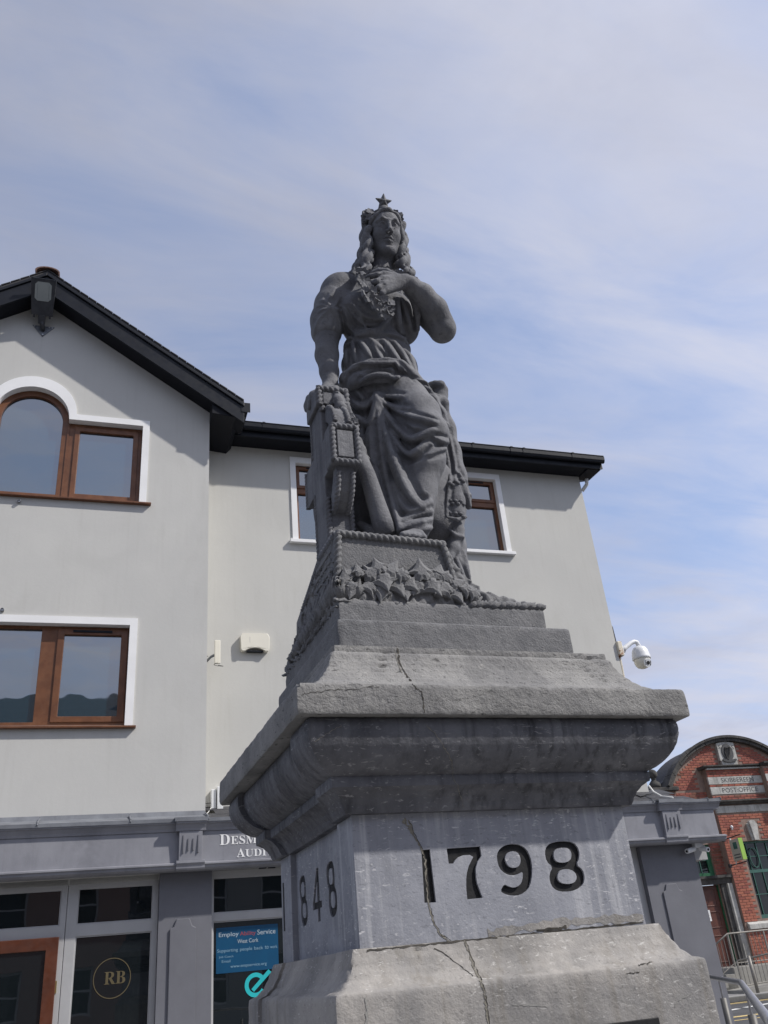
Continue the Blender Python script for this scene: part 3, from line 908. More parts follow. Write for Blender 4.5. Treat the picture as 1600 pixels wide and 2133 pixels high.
# small white wall box near the slab end and junction
jb = Thing('junction_box', 'small white junction box with trailing wires low on the wall by the shop roof', 'junction box', (1.52, YR, 3.5), FB)
q0 = FB.Y(445, 1664, YR - 0.1)
MB().box(q0[0] - 0.035, q0[0] + 0.03, YR - 0.13, YR - 0.002, q0[2] - 0.13, q0[2] + 0.12).build('case', 'white_plastic', jb, bevel=0.006)
MB().box(q0[0] + 0.04, q0[0] + 0.12, YR - 0.16, YR - 0.002, q0[2] - 0.16, q0[2] + 0.15).build('case', 'white_plastic', jb, bevel=0.006)
MB().tube([(q0[0] - 0.03, YR - 0.08, q0[2] - 0.05), (q0[0] - 0.1, YR - 0.12, q0[2] - 0.06), (q0[0] - 0.14, YR - 0.05, q0[2] - 0.03)], 0.005, 5).build('wire', 'cable_black', jb)
MB().tube([(q0[0] - 0.02, YR - 0.1, q0[2] - 0.10), (q0[0] - 0.09, YR - 0.25, q0[2] - 0.2), (q0[0] - 0.15, YR - 0.5, q0[2] - 0.27)], 0.006, 5).build('wire', 'cable_white', jb)

# dome camera on its arm at the wall end
dm = Thing('dome_camera', 'white dome security camera hanging from a curved arm off a rusty box', 'camera', (8.37, YR + 0.05, 5.8), FB)
yc = YR + 0.05
MB().box(8.372, 8.46, yc - 0.10, yc + 0.06, 5.80, 6.06).build('mounting_box', 'rusty_cream', dm, bevel=0.012)
MB().box(8.462, 8.49, yc - 0.07, yc + 0.03, 5.82, 5.99).build('arm_flange', 'white_plastic', dm, bevel=0.01)
MB().tube([(8.485, yc - 0.02, 5.90), (8.54, yc - 0.02, 5.96), (8.70, yc - 0.02, 6.06), (8.77, yc - 0.02, 6.085), (8.815, yc - 0.02, 6.075), (8.835, yc - 0.02, 6.03), (8.835, yc - 0.02, 5.99)], [0.05, 0.042, 0.038, 0.038, 0.038, 0.038, 0.038], 12).build('arm', 'white_plastic', dm, smooth=True)
hsg = MB().lathe((8.835, yc - 0.02, 5.80), [(0.03, 0.20), (0.06, 0.195), (0.105, 0.17), (0.135, 0.12), (0.15, 0.05), (0.155, 0.0), (0.16, -0.02), (0.155, -0.035), (0.14, -0.04)][::-1], 24).build('housing', 'white_plastic', dm, smooth=True)
MB().lathe((8.835, yc - 0.02, 5.765), [(0.138, 0.0), (0.138, -0.05), (0.125, -0.10), (0.095, -0.14), (0.05, -0.16), (0.01, -0.165)], 24).build('dome', 'cream_plastic', dm, smooth=True)
fc = np.array([8.835, yc - 0.02, 5.70])
dv = np.array([0.15, -0.95, -0.28])
dv /= np.linalg.norm(dv)
e1 = np.cross(dv, (0, 0, 1))
e1 /= np.linalg.norm(e1)
e2 = np.cross(e1, dv)


def disc(mb, c, r, n=16, off_=0.0):
    return mb.add([c + dv * off_ + (e1 * math.cos(2 * math.pi * i / n) + e2 * math.sin(2 * math.pi * i / n)) * r for i in range(n)] + [c + dv * (off_ - 0.03) + (e1 * math.cos(2 * math.pi * i / n) + e2 * math.sin(2 * math.pi * i / n)) * r for i in range(n)],
                  [tuple(range(n)), tuple(range(2 * n - 1, n - 1, -1))] + [(i, i + n, (i + 1) % n + n, (i + 1) % n) for i in range(n)])


face = disc(MB(), fc, 0.075, 20, 0.135).build('lens_plate', 'white_plastic', dm)
disc(MB(), fc, 0.032, 16, 0.142).build('lens', 'black_paint', dm, face)
for s in (-1, 1):
    for k in (-1, 0, 1):
        disc(MB(), fc + e1 * s * 0.052 + e2 * k * 0.028, 0.010, 8, 0.139).build('infrared_led', 'dark_metal', dm, face)
MB().tube([(8.40, yc - 0.03, 5.79), (8.395, yc - 0.02, 5.4), (8.385, yc, 4.6)], 0.022, 8).build('conduit', 'rusty_cream', dm)
MB().tube([(8.40, yc - 0.02, 6.07), (8.40, yc - 0.01, 6.35), (8.385, yc + 0.02, 6.42)], 0.012, 6).build('conduit', 'dark_metal', dm)

# bullet cameras below the right end of the fascia
q0 = FB.Y(1458, 1764, 11.32)
bc = Thing('bullet_camera', 'pair of small white bullet cameras fixed under the end of the shop fascia', 'camera', (q0[0], 11.35, 2.66), FB)
MB().box(q0[0] - 0.07, q0[0] + 0.06, 11.33, 11.40, 2.60, 2.655).build('mount', 'white_plastic', bc)
for dx, ex in ((-0.06, -0.19), (0.045, 0.01)):
    a_, b_ = np.array([q0[0] + dx, 11.38, 2.585]), np.array([q0[0] + dx + ex, 11.22 if ex > -0.1 else 11.30, 2.55])
    MB().tube([a_, b_], 0.034, 12).build('barrel', 'white_plastic', bc, smooth=False)
    d_ = (b_ - a_) / np.linalg.norm(b_ - a_)
    MB().tube([b_ + d_ * 0.001, b_ + d_ * 0.007], 0.017, 12).build('lens', 'black_paint', bc)

# little shackles (insulators) on the bay
for i, (px, py, lab) in enumerate(((40, 1046, 'tiny steel cable shackle under the sill of the arched window'), (5, 1272, 'tiny steel cable shackle above the wide lower window'))):
    q0 = FB.Y(px, py, YB)
    s_ = Thing('cable_shackle', lab, 'bracket', (q0[0], YB, q0[2]), FB)
    MB().box(q0[0] - 0.022, q0[0] + 0.022, YB - 0.03, YB - 0.002, q0[2] - 0.016, q0[2] + 0.018).build('plate', 'steel', s_)
    MB().tube([(q0[0] + 0.02 * math.cos(a), YB - 0.04, q0[2] + 0.02 * math.sin(a)) for a in np.linspace(0, 6, 9)], 0.006, 5).build('ring', 'galvanised', s_)
# cables over the shop cornice at the far end
cb = MB().tube([FB.world(p) for p in (FB.Y(1352, 1637, 11.9), FB.Y(1362, 1650, 11.7), FB.Y(1378, 1659, 11.4), FB.Y(1402, 1662, 11.25))], 0.016, 6).build('cable', 'cable_white', None, smooth=True)
tag(cb, 'thick white cable drooping onto the grey shop cornice', 'cable')
cb = MB().tube([FB.world(p) for p in (FB.Y(1316, 1652, 12.1), FB.Y(1335, 1660, 11.8), FB.Y(1352, 1654, 11.9), FB.Y(1362, 1651, 12.0))], 0.01, 6).build('cable', 'cable_black', None, smooth=True)
tag(cb, 'thin black cable lying along the shop roof beside the white one', 'cable')
# ------------------------------------------------------------------ cream building glimpsed beyond the shop roof
q0, q1 = FP.Y(1290, 1622, 33.0), FP.Y(1351, 1660, 33.0)
cbd = Thing('distant_house', 'cream walled building glimpsed beyond the shop roof', 'building', (q0[0], 33.0, 0.0), FP)
MB().box(q0[0] - 3.0, q1[0], 33.0, 38.0, 0.0, q0[2]).build('wall', 'plaster_cream', cbd)
MB().box(q0[0] - 3.1, q1[0] + 0.08, 32.9, 38.1, q0[2] + 0.002, q0[2] + 0.12).build('roof_edge', 'white_paint', cbd)
# ------------------------------------------------------------------ post office across the street
po = Thing('post_office', 'red brick post office with arched stone gable and carved stone bands', 'building', (18.0, 25.5, 0.0), FP)
YM, YQ, YT = 25.66, 25.42, 25.20       # main wall, breakfront panel, right pier
ACX, ACZ, AR = 19.06, 4.5, 3.0
# mortar backing walls
gable = [(15.9, 0.0), (22.2, 0.0), (22.2, 5.8), (21.75, 5.8)] + arc(ACX, ACZ, 2.87, 28, 152, 30) + [(16.4, 5.8), (15.9, 5.8)]
MB().plate(gable, [rect(16.30, 17.50, 0.73, 4.15)], YM, YM + 0.3).build('gable_wall', 'mortar', po)
MB().plate([(17.90, 0.0), (20.2, 0.0), (20.2, 6.43), (17.90, 6.43)], [rect(18.55, 19.75, 1.92, 4.15)], YQ + 0.004, YM - 0.002).build('breakfront', 'mortar', po)
MB().box(19.94, 20.9, YT + 0.004, YQ + 0.003, 5.0, 6.43).build('pier', 'mortar', po)
vault = MB()
va = arc(ACX, ACZ, 2.93, 20, 160, 28)
vault.add([(x, YM + 0.28, z) for x, z in va] + [(x, YM + 1.5, z) for x, z in va], [(i, i + 1, i + 30, i + 29) for i in range(28)])
vault.build('roof', 'slate', po, smooth=True)
lr = MB()
lr.add([(16.12, YM + 0.35, 5.90), (16.75, YM + 0.35, 6.28), (16.75, 27.5, 6.28), (16.12, 27.5, 5.90), (16.75, YM + 0.35, 5.8), (16.12, YM + 0.35, 5.8)], [(0, 1, 2, 3), (5, 4, 1, 0)])
lr.build('roof', 'slate', po)

# arched coping stones
na = 14
for k in range(na):
    a0, a1 = 29 + (151 - 29) * k / na, 29 + (151 - 29) * (k + 0.97) / na
    pts = arc(ACX, ACZ, AR, a0, a1, 4) + arc(ACX, ACZ, 2.85, a1, a0, 4)
    c = MB().plate(pts, (), YM - 0.16, YM + 0.32).build('coping_stone', 'po_stone_dark', po, bevel=0.01)
    pts = arc(ACX, ACZ, AR + 0.035, a0, a1, 4) + arc(ACX, ACZ, 2.955, a1, a0, 4)
    MB().plate(pts, (), YM - 0.22, YM - 0.162).build('coping_lip', 'po_stone_dark', po, c)
MB().box(15.80, 16.80, YM - 0.18, YM + 0.32, 5.82, 5.93).build('shoulder_coping', 'po_stone_dark', po, bevel=0.012)
fin = MB().lathe((16.09, YM + 0.05, 5.945), [(0.19, 0.0), (0.19, 0.10), (0.15, 0.17), (0.08, 0.22), (0.065, 0.27), (0.09, 0.285), (0.07, 0.30)] + [(0.155 * math.sin(R(a)), 0.44 - 0.155 * math.cos(R(a))) for a in range(25, 180, 15)], 18)
fin.build('ball_finial', 'po_stone_dark', po, smooth=True)

# bricks
BW, BH, J = 0.225, 0.068, 0.010
bmesh_cache = {}


def brick_mesh(wd, mat):
    key = (round(wd, 2), mat)
    if key not in bmesh_cache:
        b = MB()
        e = 0.004
        b.add([(e, 0, e), (wd - e, 0, e), (wd - e, 0, BH - e), (e, 0, BH - e), (0, 0.010, 0), (wd, 0.010, 0), (wd, 0.010, BH), (0, 0.010, BH)],
              [(0, 1, 2, 3), (4, 5, 1, 0), (1, 5, 6, 2), (3, 2, 6, 7), (4, 0, 3, 7)])
        me = b.mesh()
        me.materials.append(MAT[mat])
        bmesh_cache[key] = me
    return bmesh_cache[key]


bricks = []


def lay(x0, x1, z0, z1, y, inside=None, mats=('brick',) * 7 + ('brick_dark',) + ('brick_orange',) * 2, pri=0):
    row = 0
    z = z0
    while z + BH <= z1 + 0.001:
        x = x0 - (BW + J) * (0.5 if row % 2 else 0)
        while x < x1 - 0.02:
            a, b = max(x, x0), min(x + BW, x1)
            cxm, czm = (a + b) / 2, z + BH / 2
            if b - a > 0.05 and (inside is None or inside(a, b, z)):
                bricks.append((pri, a, b - a, y - random.uniform(0.0, 0.005), z, random.choice(mats)))
            x += BW + J
        z += BH + J
        row += 1


def in_gable(a, b, z):
    for x in (a, b):
        if (x - ACX) ** 2 + (z + BH - ACZ) ** 2 > 2.84 ** 2:
            return False
    if b > 17.72 and a < 20.3 and z < 6.5:
        return False
    return not (b > 18.63 and a < 19.36 and z < 7.35 and z + BH > 6.5)


lay(16.5, 20.95, 5.83, 7.34, YM - 0.008, in_gable, pri=0)
lay(17.905, 19.935, 6.17, 6.42, YQ - 0.006, None, pri=0)
lay(17.905, 19.935, 5.855, 5.925, YQ - 0.006, None, pri=0)
lay(17.905, 19.935, 5.42, 5.60, YQ - 0.006, None, pri=0)
lay(19.95, 20.9, 5.42, 6.42, YT - 0.006, None, pri=0)
lay(15.9, 16.75, 5.30, 5.80, YM - 0.008, None, pri=1)
lay(16.75, 17.88, 4.2, 5.82, YM - 0.008, lambda a, b, z: not (a < 16.75), pri=1)
om = ('brick_orange',) * 6 + ('brick',) * 4
lay(17.905, 20.2, 1.86, 5.02, YQ - 0.006, lambda a, b, z: not (b > 18.53 and a < 19.77 and z < 4.17) and not (b > 18.78 and a < 19.3 and z < 4.76), om, pri=1)
lay(17.905, 20.2, 0.74, 1.62, YQ - 0.006, None, om, pri=2)
lay(17.50, 17.88, 3.25, 4.2, YM - 0.008, None, ('brick_dark', 'brick', 'brick'), pri=2)
bricks.sort(key=lambda b: b[0])
rest = MB()
mats_rest = {}
for i, (p_, x, wd, y, z, mt) in enumerate(bricks):
    if i < 300:
        o = bpy.data.objects.new('brick', brick_mesh(wd, mt))
        COL.objects.link(o)
        o.parent = po.e
        o.location = Vector((x, y, z)) - Vector(po.base)
    else:
        e = 0.004
        mats_rest.setdefault(mt, MB()).add([(x + e, y, z + e), (x + wd - e, y, z + e), (x + wd - e, y, z + BH - e), (x + e, y, z + BH - e), (x, y + 0.01, z), (x + wd, y + 0.01, z), (x + wd, y + 0.01, z + BH), (x, y + 0.01, z + BH)],
                                           [(0, 1, 2, 3), (4, 5, 1, 0), (1, 5, 6, 2), (3, 2, 6, 7), (4, 0, 3, 7)])
for mt, mbb in mats_rest.items():
    mbb.build('brick_courses', mt, po, kind='stuff')

# carved stones on the breakfront
MB().extr_x([(YQ - 0.14, 6.52), (YQ - 0.14, 6.49), (YQ - 0.08, 6.46), (YQ - 0.06, 6.435), (YM, 6.435), (YM, 6.53)], 17.76, 19.93).build('hood_moulding', 'po_stone_dark', po)
MB().extr_x([(YQ - 0.075, 6.434), (YQ - 0.075, 6.395), (YQ + 0.0, 6.395), (YQ, 6.434)], 17.90, 19.93).build('hood_band', 'po_stone', po)
MB().extr_x([(YT - 0.14, 6.55), (YT - 0.14, 6.50), (YT - 0.06, 6.44), (YM, 6.44), (YM, 6.55)], 19.932, 20.40).build('hood_moulding', 'po_stone_dark', po)
for (z0, z1) in ((5.93, 6.162), (5.612, 5.846)):
    for (x0, x1, y) in ((17.895, 18.235, YQ), (18.24, 19.938, YQ), (19.942, 20.35, YT), (20.355, 20.9, YT)):
        MB().box(x0, x1, y - 0.014, y + 0.05, z0, z1).build('band_stone', 'po_stone', po, bevel=0.004)
text_mesh('SKIBBEREEN', 0.145, 'incised_lettering', 'carved_dark', po, (18.37, YQ - 0.0165, 5.98), width=1.24)
text_mesh('POST:OFFICE', 0.145, 'incised_lettering', 'carved_dark', po, (18.32, YQ - 0.0165, 5.66), width=1.36)
MB().extr_x([(YQ - 0.20, 5.41), (YQ - 0.20, 5.36), (YQ - 0.13, 5.33), (YQ - 0.10, 5.285), (YQ, 5.285), (YQ, 5.415)], 17.86, 19.94).build('string_cornice', 'po_stone_dark', po)
for x0 in (17.895, 18.62, 19.34):
    MB().box(x0, x0 + (0.715 if x0 < 19.3 else 0.6), YQ - 0.03, YQ + 0.05, 5.03, 5.245).build('band_stone', 'po_stone', po, bevel=0.004)
# keystone: wedge with a raised centre
for w0, w1, pr, zt in ((0.13, 0.20, 0.06, 4.70), (0.075, 0.115, 0.11, 4.76)):
    MB().plate([(19.05 - w0, 4.155), (19.05 + w0, 4.155), (19.05 + w1, zt - 0.04), (19.05 + w1 * 0.6, zt), (19.05 - w1 * 0.6, zt), (19.05 - w1, zt - 0.04)], (), YQ - pr, YQ + 0.04).build('keystone', 'po_stone', po, bevel=0.008)
# crest stone
MB().plate([(18.655, 6.72), (18.70, 6.70), (18.70, 6.535), (19.30, 6.535), (19.30, 6.70), (19.345, 6.72), (19.335, 7.30), (19.0, 7.345), (18.665, 7.30)], (), YM - 0.10, YM + 0.01).build('crest_stone', 'po_stone', po, bevel=0.01)
cr = MB()
ov = [(19.0 + 0.215 * math.cos(R(a)), 6.98 + 0.285 * math.sin(R(a))) for a in range(0, 360, 15)]
cr.plate(ov, (), YM - 0.13, YM - 0.102)
cr.plate([(18.72, 6.72), (18.80, 6.67), (19.0, 6.64), (19.2, 6.67), (19.28, 6.72), (19.24, 6.76), (19.0, 6.72), (18.76, 6.77)], (), YM - 0.15, YM - 0.103)
crest = cr.build('harp_emblem', 'carved_dark', po, bevel=0.006)
hp = MB()
hp.tube([(18.92, YM - 0.14, 6.74), (18.88, YM - 0.145, 6.95), (18.93, YM - 0.145, 7.14)], 0.022, 6)
hp.tube([(18.93, YM - 0.145, 7.14), (19.0, YM - 0.145, 7.10), (19.07, YM - 0.145, 7.16), (19.12, YM - 0.145, 7.12)], 0.02, 6)
hp.tube([(19.12, YM - 0.145, 7.12), (19.04, YM - 0.145, 6.9), (18.93, YM - 0.145, 6.74)], 0.026, 6)
for k in range(4):
    hp.tube([(18.95 + 0.035 * k, YM - 0.137, 7.10), (18.945 + 0.03 * k, YM - 0.137, 6.80 + 0.05 * k)], 0.005, 4)
hp.build('harp', 'po_stone_dark', po, crest)
text_mesh('S', 0.13, 'incised_lettering', 'carved_dark', po, (18.70, YM - 0.103, 7.10), width=0.09)
text_mesh('S', 0.13, 'incised_lettering', 'carved_dark', po, (19.21, YM - 0.103, 7.08), width=0.09)

# big green sash window
wn = MB().plate(rect(18.55, 19.75, 1.92, 4.15), [rect(18.60, 19.70, 3.31, 4.09), rect(18.60, 19.70, 2.03, 3.22)], YQ + 0.09, YQ + 0.16).build('window', 'green_frame', po)
MB().plate(rect(18.59, 19.71, 2.02, 4.10), (), YQ + 0.13, YQ + 0.14).build('pane', 'po_glass', po, wn)
for xb in (18.73, 19.10, 19.47):
    MB().box(xb - 0.012, xb + 0.012, YQ + 0.095, YQ + 0.129, 2.03, 4.09).build('glazing_bar', 'green_frame', po, wn)
for zb in (2.60, 3.70):
    MB().box(18.60, 19.70, YQ + 0.098, YQ + 0.1285, zb - 0.012, zb + 0.012).build('glazing_bar', 'green_frame', po, wn)
MB().extr_x([(YQ - 0.10, 1.79), (YQ - 0.10, 1.65), (YQ + 0.1, 1.65), (YQ + 0.1, 1.90), (YQ + 0.08, 1.90)], 17.98, 19.9).build('window_sill', 'po_stone', po, wn, bevel=0.008)
ovs = [(18.905 + 0.165 * math.cos(R(a)), 3.66 + 0.30 * math.sin(R(a))) for a in range(0, 360, 12)]
ovi = [(18.905 + 0.145 * math.cos(R(a)), 3.66 + 0.275 * math.sin(R(a))) for a in range(0, 360, 12)]
MB().plate(ovs, [ovi], YQ + 0.06, YQ + 0.09).build('oval_ring', 'green_frame', po, wn)

# door bay
dw = MB().plate(rect(16.30, 17.50, 3.22, 4.15), [rect(16.37, 17.34, 3.33, 4.08)], YM + 0.08, YM + 0.16).build('fanlight', 'green_frame_deep', po)
MB().plate(rect(16.36, 17.35, 3.32, 4.09), (), YM + 0.12, YM + 0.13).build('pane', 'po_glass', po, dw)
for xb in (16.62, 16.85, 17.08):
    MB().box(xb - 0.012, xb + 0.012, YM + 0.09, YM + 0.119, 3.33, 4.08).build('glazing_bar', 'green_frame', po, dw)
MB().box(16.37, 17.34, YM + 0.092, YM + 0.1195, 3.69, 3.714).build('glazing_bar', 'green_frame', po, dw)
MB().extr_x([(YM - 0.22, 3.22), (YM - 0.22, 3.15), (YM - 0.15, 3.10), (YM - 0.13, 2.98), (YM + 0.05, 2.98), (YM + 0.05, 3.22)], 16.0, 17.88).build('door_lintel', 'po_stone_dark', po)
for x0, x1, mt in ((17.52, 17.70, 'po_stone_dark'), (17.705, 17.88, 'po_stone')):
    MB().box(x0, x1, YM - 0.16 if x0 > 17.6 else YM - 0.08, YM + 0.05, 0.73, 2.978).build('door_jamb', mt, po, bevel=0.012)
dr = MB().box(16.32, 17.46, YM + 0.10, YM + 0.15, 0.74, 2.97).build('door', 'po_door', po)
for (x0, x1, z0, z1) in ((16.42, 16.84, 2.38, 2.88), (16.94, 17.36, 2.38, 2.88), (16.42, 17.36, 1.78, 2.24), (16.42, 16.84, 0.85, 1.58), (16.94, 17.36, 0.85, 1.58)):
    MB().plate(rect(x0, x1, z0, z1), [rect(x0 + 0.03, x1 - 0.03, z0 + 0.03, z1 - 0.03)], YM + 0.085, YM + 0.0995).build('panel_moulding', 'po_door', po, dr, bevel=0.006)
MB().lathe((16.87, YM + 0.09, 1.68), [(0.012, 0.01), (0.015, -0.03), (0.045, -0.05), (0.045, -0.07), (0.02, -0.085)], 12, 'y').build('door_knob', 'brass', po, dr, smooth=True)
MB().tube([(16.84, YM + 0.08, 2.45), (16.85, YM + 0.06, 2.36), (16.87, YM + 0.075, 2.28)], 0.016, 6).build('door_knocker', 'brass', po, dr)
MB().box(17.465, 17.515, YM + 0.06, YM + 0.14, 0.74, 2.97).build('door_post', 'green_frame_deep', po)
nt_ = Thing('paper_notice', 'white paper notice taped to the brown panelled post office door', 'notice', (16.9, YM + 0.08, 1.98), FP)
MB().box(16.80, 17.01, YM + 0.078, YM + 0.082, 1.98, 2.29).build('sheet', 'paper', nt_)
for k in range(6):
    MB().box(16.83, 16.98 - 0.02 * (k % 3), YM + 0.0765, YM + 0.0775, 2.05 + 0.03 * k, 2.06 + 0.03 * k).build('print_line', 'sign_pale', nt_)

# projecting sign on black arms
sg = Thing('projecting_sign', 'small projecting shop sign with pale side and bright green edge on black arms', 'sign', (17.9, 25.2, 3.54), FP)
MB().box(17.86, 17.99, 24.64, 25.10, 3.555, 4.165).build('panel', 'sign_pale', sg, bevel=0.006)
MB().box(17.855, 17.995, 24.615, 24.638, 3.55, 4.17).build('front_edge', 'sign_green', sg)
mk2 = MB().box(17.857, 17.8595, 24.76, 24.95, 3.88, 4.08)
mk2.build('sign_mark', 'green_frame', sg)
for zb in (3.62, 3.70):
    MB().box(17.857, 17.8595, 24.70, 25.02, zb, zb + 0.035).build('sign_mark', 'carved_dark', sg)
for zb in (4.23, 3.46):
    MB().tube([(17.92, 25.48, zb), (17.92, 24.55, zb + 0.03)], 0.018, 6).build('arm', 'dark_metal', sg)
    MB().box(17.88, 17.96, 25.40, 25.485, zb - 0.05, zb + 0.05).build('arm_plate', 'dark_metal', sg)
    MB().tube([(17.92, 25.08, min(max(zb, 3.56), 4.16)), (17.92, 25.12, zb)], 0.02, 6).build('hanger', 'white_plastic', sg)
q0 = FP.Y(1522, 1725, YQ)
an_ = Thing('wall_insulator', 'small white porcelain insulator on the brick wall below the stone band', 'insulator', (q0[0], YQ, q0[2]), FP)
MB().lathe((q0[0], YQ - 0.07, q0[2]), [(0.01, -0.07), (0.03, -0.06), (0.02, -0.02), (0.045, 0.0), (0.045, 0.04), (0.02, 0.07)], 10).build('cup', 'white_plastic', an_, smooth=True)
MB().tube([(q0[0], YQ, q0[2]), (q0[0], YQ - 0.07, q0[2] - 0.06)], 0.008, 5).build('pin', 'dark_metal', an_)

# landing, steps and ramp
st = Thing('entrance_ramp', 'grey concrete landing and ramp with steps before the post office door', 'ramp', (17.0, 24.5, 0.0), FP)
MB().box(16.35, 24.0, 24.25, 25.48, 0.12, 0.73).build('landing', 'concrete', st, bevel=0.01)
for k in range(3):
    MB().box(15.45 + 0.3 * k, 16.35, 24.25, 25.7, 0.12 + 0.001 * k, 0.27 + 0.153 * k).build('step', 'concrete', st, bevel=0.008)
rp = MB()
rp.add([(15.9, 23.25, 0.12), (24, 23.25, 0.12), (24, 24.245, 0.12), (15.9, 24.245, 0.12), (15.9, 23.25, 0.20), (24, 23.25, 0.62), (24, 24.245, 0.62), (15.9, 24.245, 0.20)], [(4, 5, 6, 7), (0, 1, 5, 4), (3, 0, 4, 7), (1, 2, 6, 5)])
rp.build('ramp_slope', 'concrete', st)


def railing(label, posts, bars, y, th_r=0.024):
    rl = Thing('railing', label, 'railing', (posts[0][0], y, posts[0][1]), FP)
    MB().tube([(x, y, z) for x, _, z in bars], th_r, 8).build('handrail', 'rail_galv', rl, smooth=True)
    MB().tube([(x, y, z0 + 0.10) for x, z0, _ in bars], 0.014, 6).build('bottom_rail', 'rail_galv', rl)
    for x, z0, z1 in posts:
        MB().box(x - 0.02, x + 0.02, y - 0.02, y + 0.02, z0, z1).build('post', 'rail_galv', rl)
    xs = [b[0] for b in bars]
    x = xs[0] + 0.12
    while x < xs[-1]:
        z0 = np.interp(x, xs, [b[1] for b in bars])
        z1 = np.interp(x, xs, [b[2] for b in bars])
        MB().tube([(x, y, z0 + 0.1), (x, y, z1)], 0.009, 6).build('baluster', 'rail_galv', rl)
        x += 0.125
    return rl


railing('galvanised railing with upright bars along the raised post office landing', [(15.92, 0.42, 1.31), (16.45, 0.73, 1.58), (17.65, 0.73, 1.585), (18.9, 0.73, 1.59)], [(15.92, 0.46, 1.31), (16.45, 0.73, 1.585), (20.5, 0.73, 1.60)], 24.30)
railing('lower galvanised railing with upright bars along the sloping ramp', [(15.86, 0.12, 0.90), (17.2, 0.27, 1.03), (18.6, 0.34, 1.18)], [(15.86, 0.20, 0.90), (20.0, 0.42, 1.30)], 23.3)
pl_ = MB().tube([FP.world((16.06, 23.0, 0.10)), FP.world((16.05, 23.0, 1.0))], 0.045, 10)
tag(pl_.build('bollard', 'rail_galv', None, smooth=True), 'plain pale metal bollard on the pavement before the ramp railing', 'bollard')

# road, kerb, pavement and markings before the post office
o = MB().box(2.0, 60.0, 22.55, 25.46, 0.0, 0.12).build('pavement', 'paving', None)
o.rotation_euler.z = FP.ang
tag(o, kind='structure')
kx = 8.0
kerb = Thing('kerb', 'dark stone kerb edging the far pavement', 'kerb', (8, 22.45, 0), FP)
tag(kerb.e, kind='structure')
del kerb.e['category']
del kerb.e['label']
while kx < 30:
    MB().box(kx, kx + 0.91, 22.40, 22.545, 0.0, 0.125).build('kerb_stone', 'kerb_stone', kerb, bevel=0.012)
    kx += 0.92
for nm, y0, y1, mt, z in (('road_line', 21.9, 22.02, 'line_yellow', 0.005), ('road_line', 22.14, 22.26, 'line_yellow', 0.005), ('road_line', 18.05, 18.3, 'line_yellow', 0.005), ('road_line', 17.3, 17.42, 'line_yellow', 0.005)):
    sheet(nm, [(6, y0), (40, y0), (40, y1), (6, y1)], z, mt, FP)
for k in range(4):
    x0 = 12.2 + k * 1.55
    y0 = 19.6 + k * 0.62
    sheet('road_line', [(x0, y0), (x0 + 1.3, y0 + 0.5), (x0 + 1.3, y0 + 0.72), (x0, y0 + 0.22)], 0.006, 'line_white', FP)

# steel handrail beside the monument
hr = Thing('handrail', 'brushed steel tube handrail on square posts beside the monument', 'handrail', (5.4, 6.7, 0.0), FM)
hz = 1.05
pts = [FM.Z(1484, 2036, hz), FM.Z(1544, 2047, hz), FM.Z(1600, 2124, hz), FM.Z(1618, 2150, hz)]
MB().tube([pts[0] + np.array([0.25, 0.5, 0])] + pts, 0.024, 12).build('rail', 'steel', hr, smooth=True)
for a, b, tt in ((0, 1, 0.25), (1, 2, 0.25), (1, 2, 0.92)):
    p = pts[a] * (1 - tt) + pts[b] * tt
    MB().tube([(p[0], p[1], 0.0), (p[0], p[1], hz - 0.17)], 0.030, 8).build('post', 'post_metal', hr, smooth=True)
    MB().tube([(p[0], p[1], hz - 0.172), (p[0], p[1], hz - 0.01)], 0.009, 6).build('stem', 'steel', hr)
# ------------------------------------------------------------------ monument pedestal
from mathutils.bvhtree import BVHTree
XC, YC = 1.40, 3.312
ped = Thing('monument_pedestal', 'weathered grey limestone pedestal with moulded cornice and carved black years', 'pedestal', (XC, YC, 0.0), FM)
HITS = []            # (verts, faces) of surfaces that cracks may lie on


def resample(prof, step):
    out_ = []
    for (a, b) in zip(prof[:-1], prof[1:]):
        d_ = math.hypot(b[0] - a[0], b[1] - a[1])
        n_ = max(1, int(round(d_ / step)))
        for i in range(n_):
            t_ = i / n_
            out_.append((a[0] + (b[0] - a[0]) * t_, a[1] + (b[1] - a[1]) * t_, 1.0 if i == 0 else 0.0))
    out_.append((*prof[-1], 1.0))
    return out_


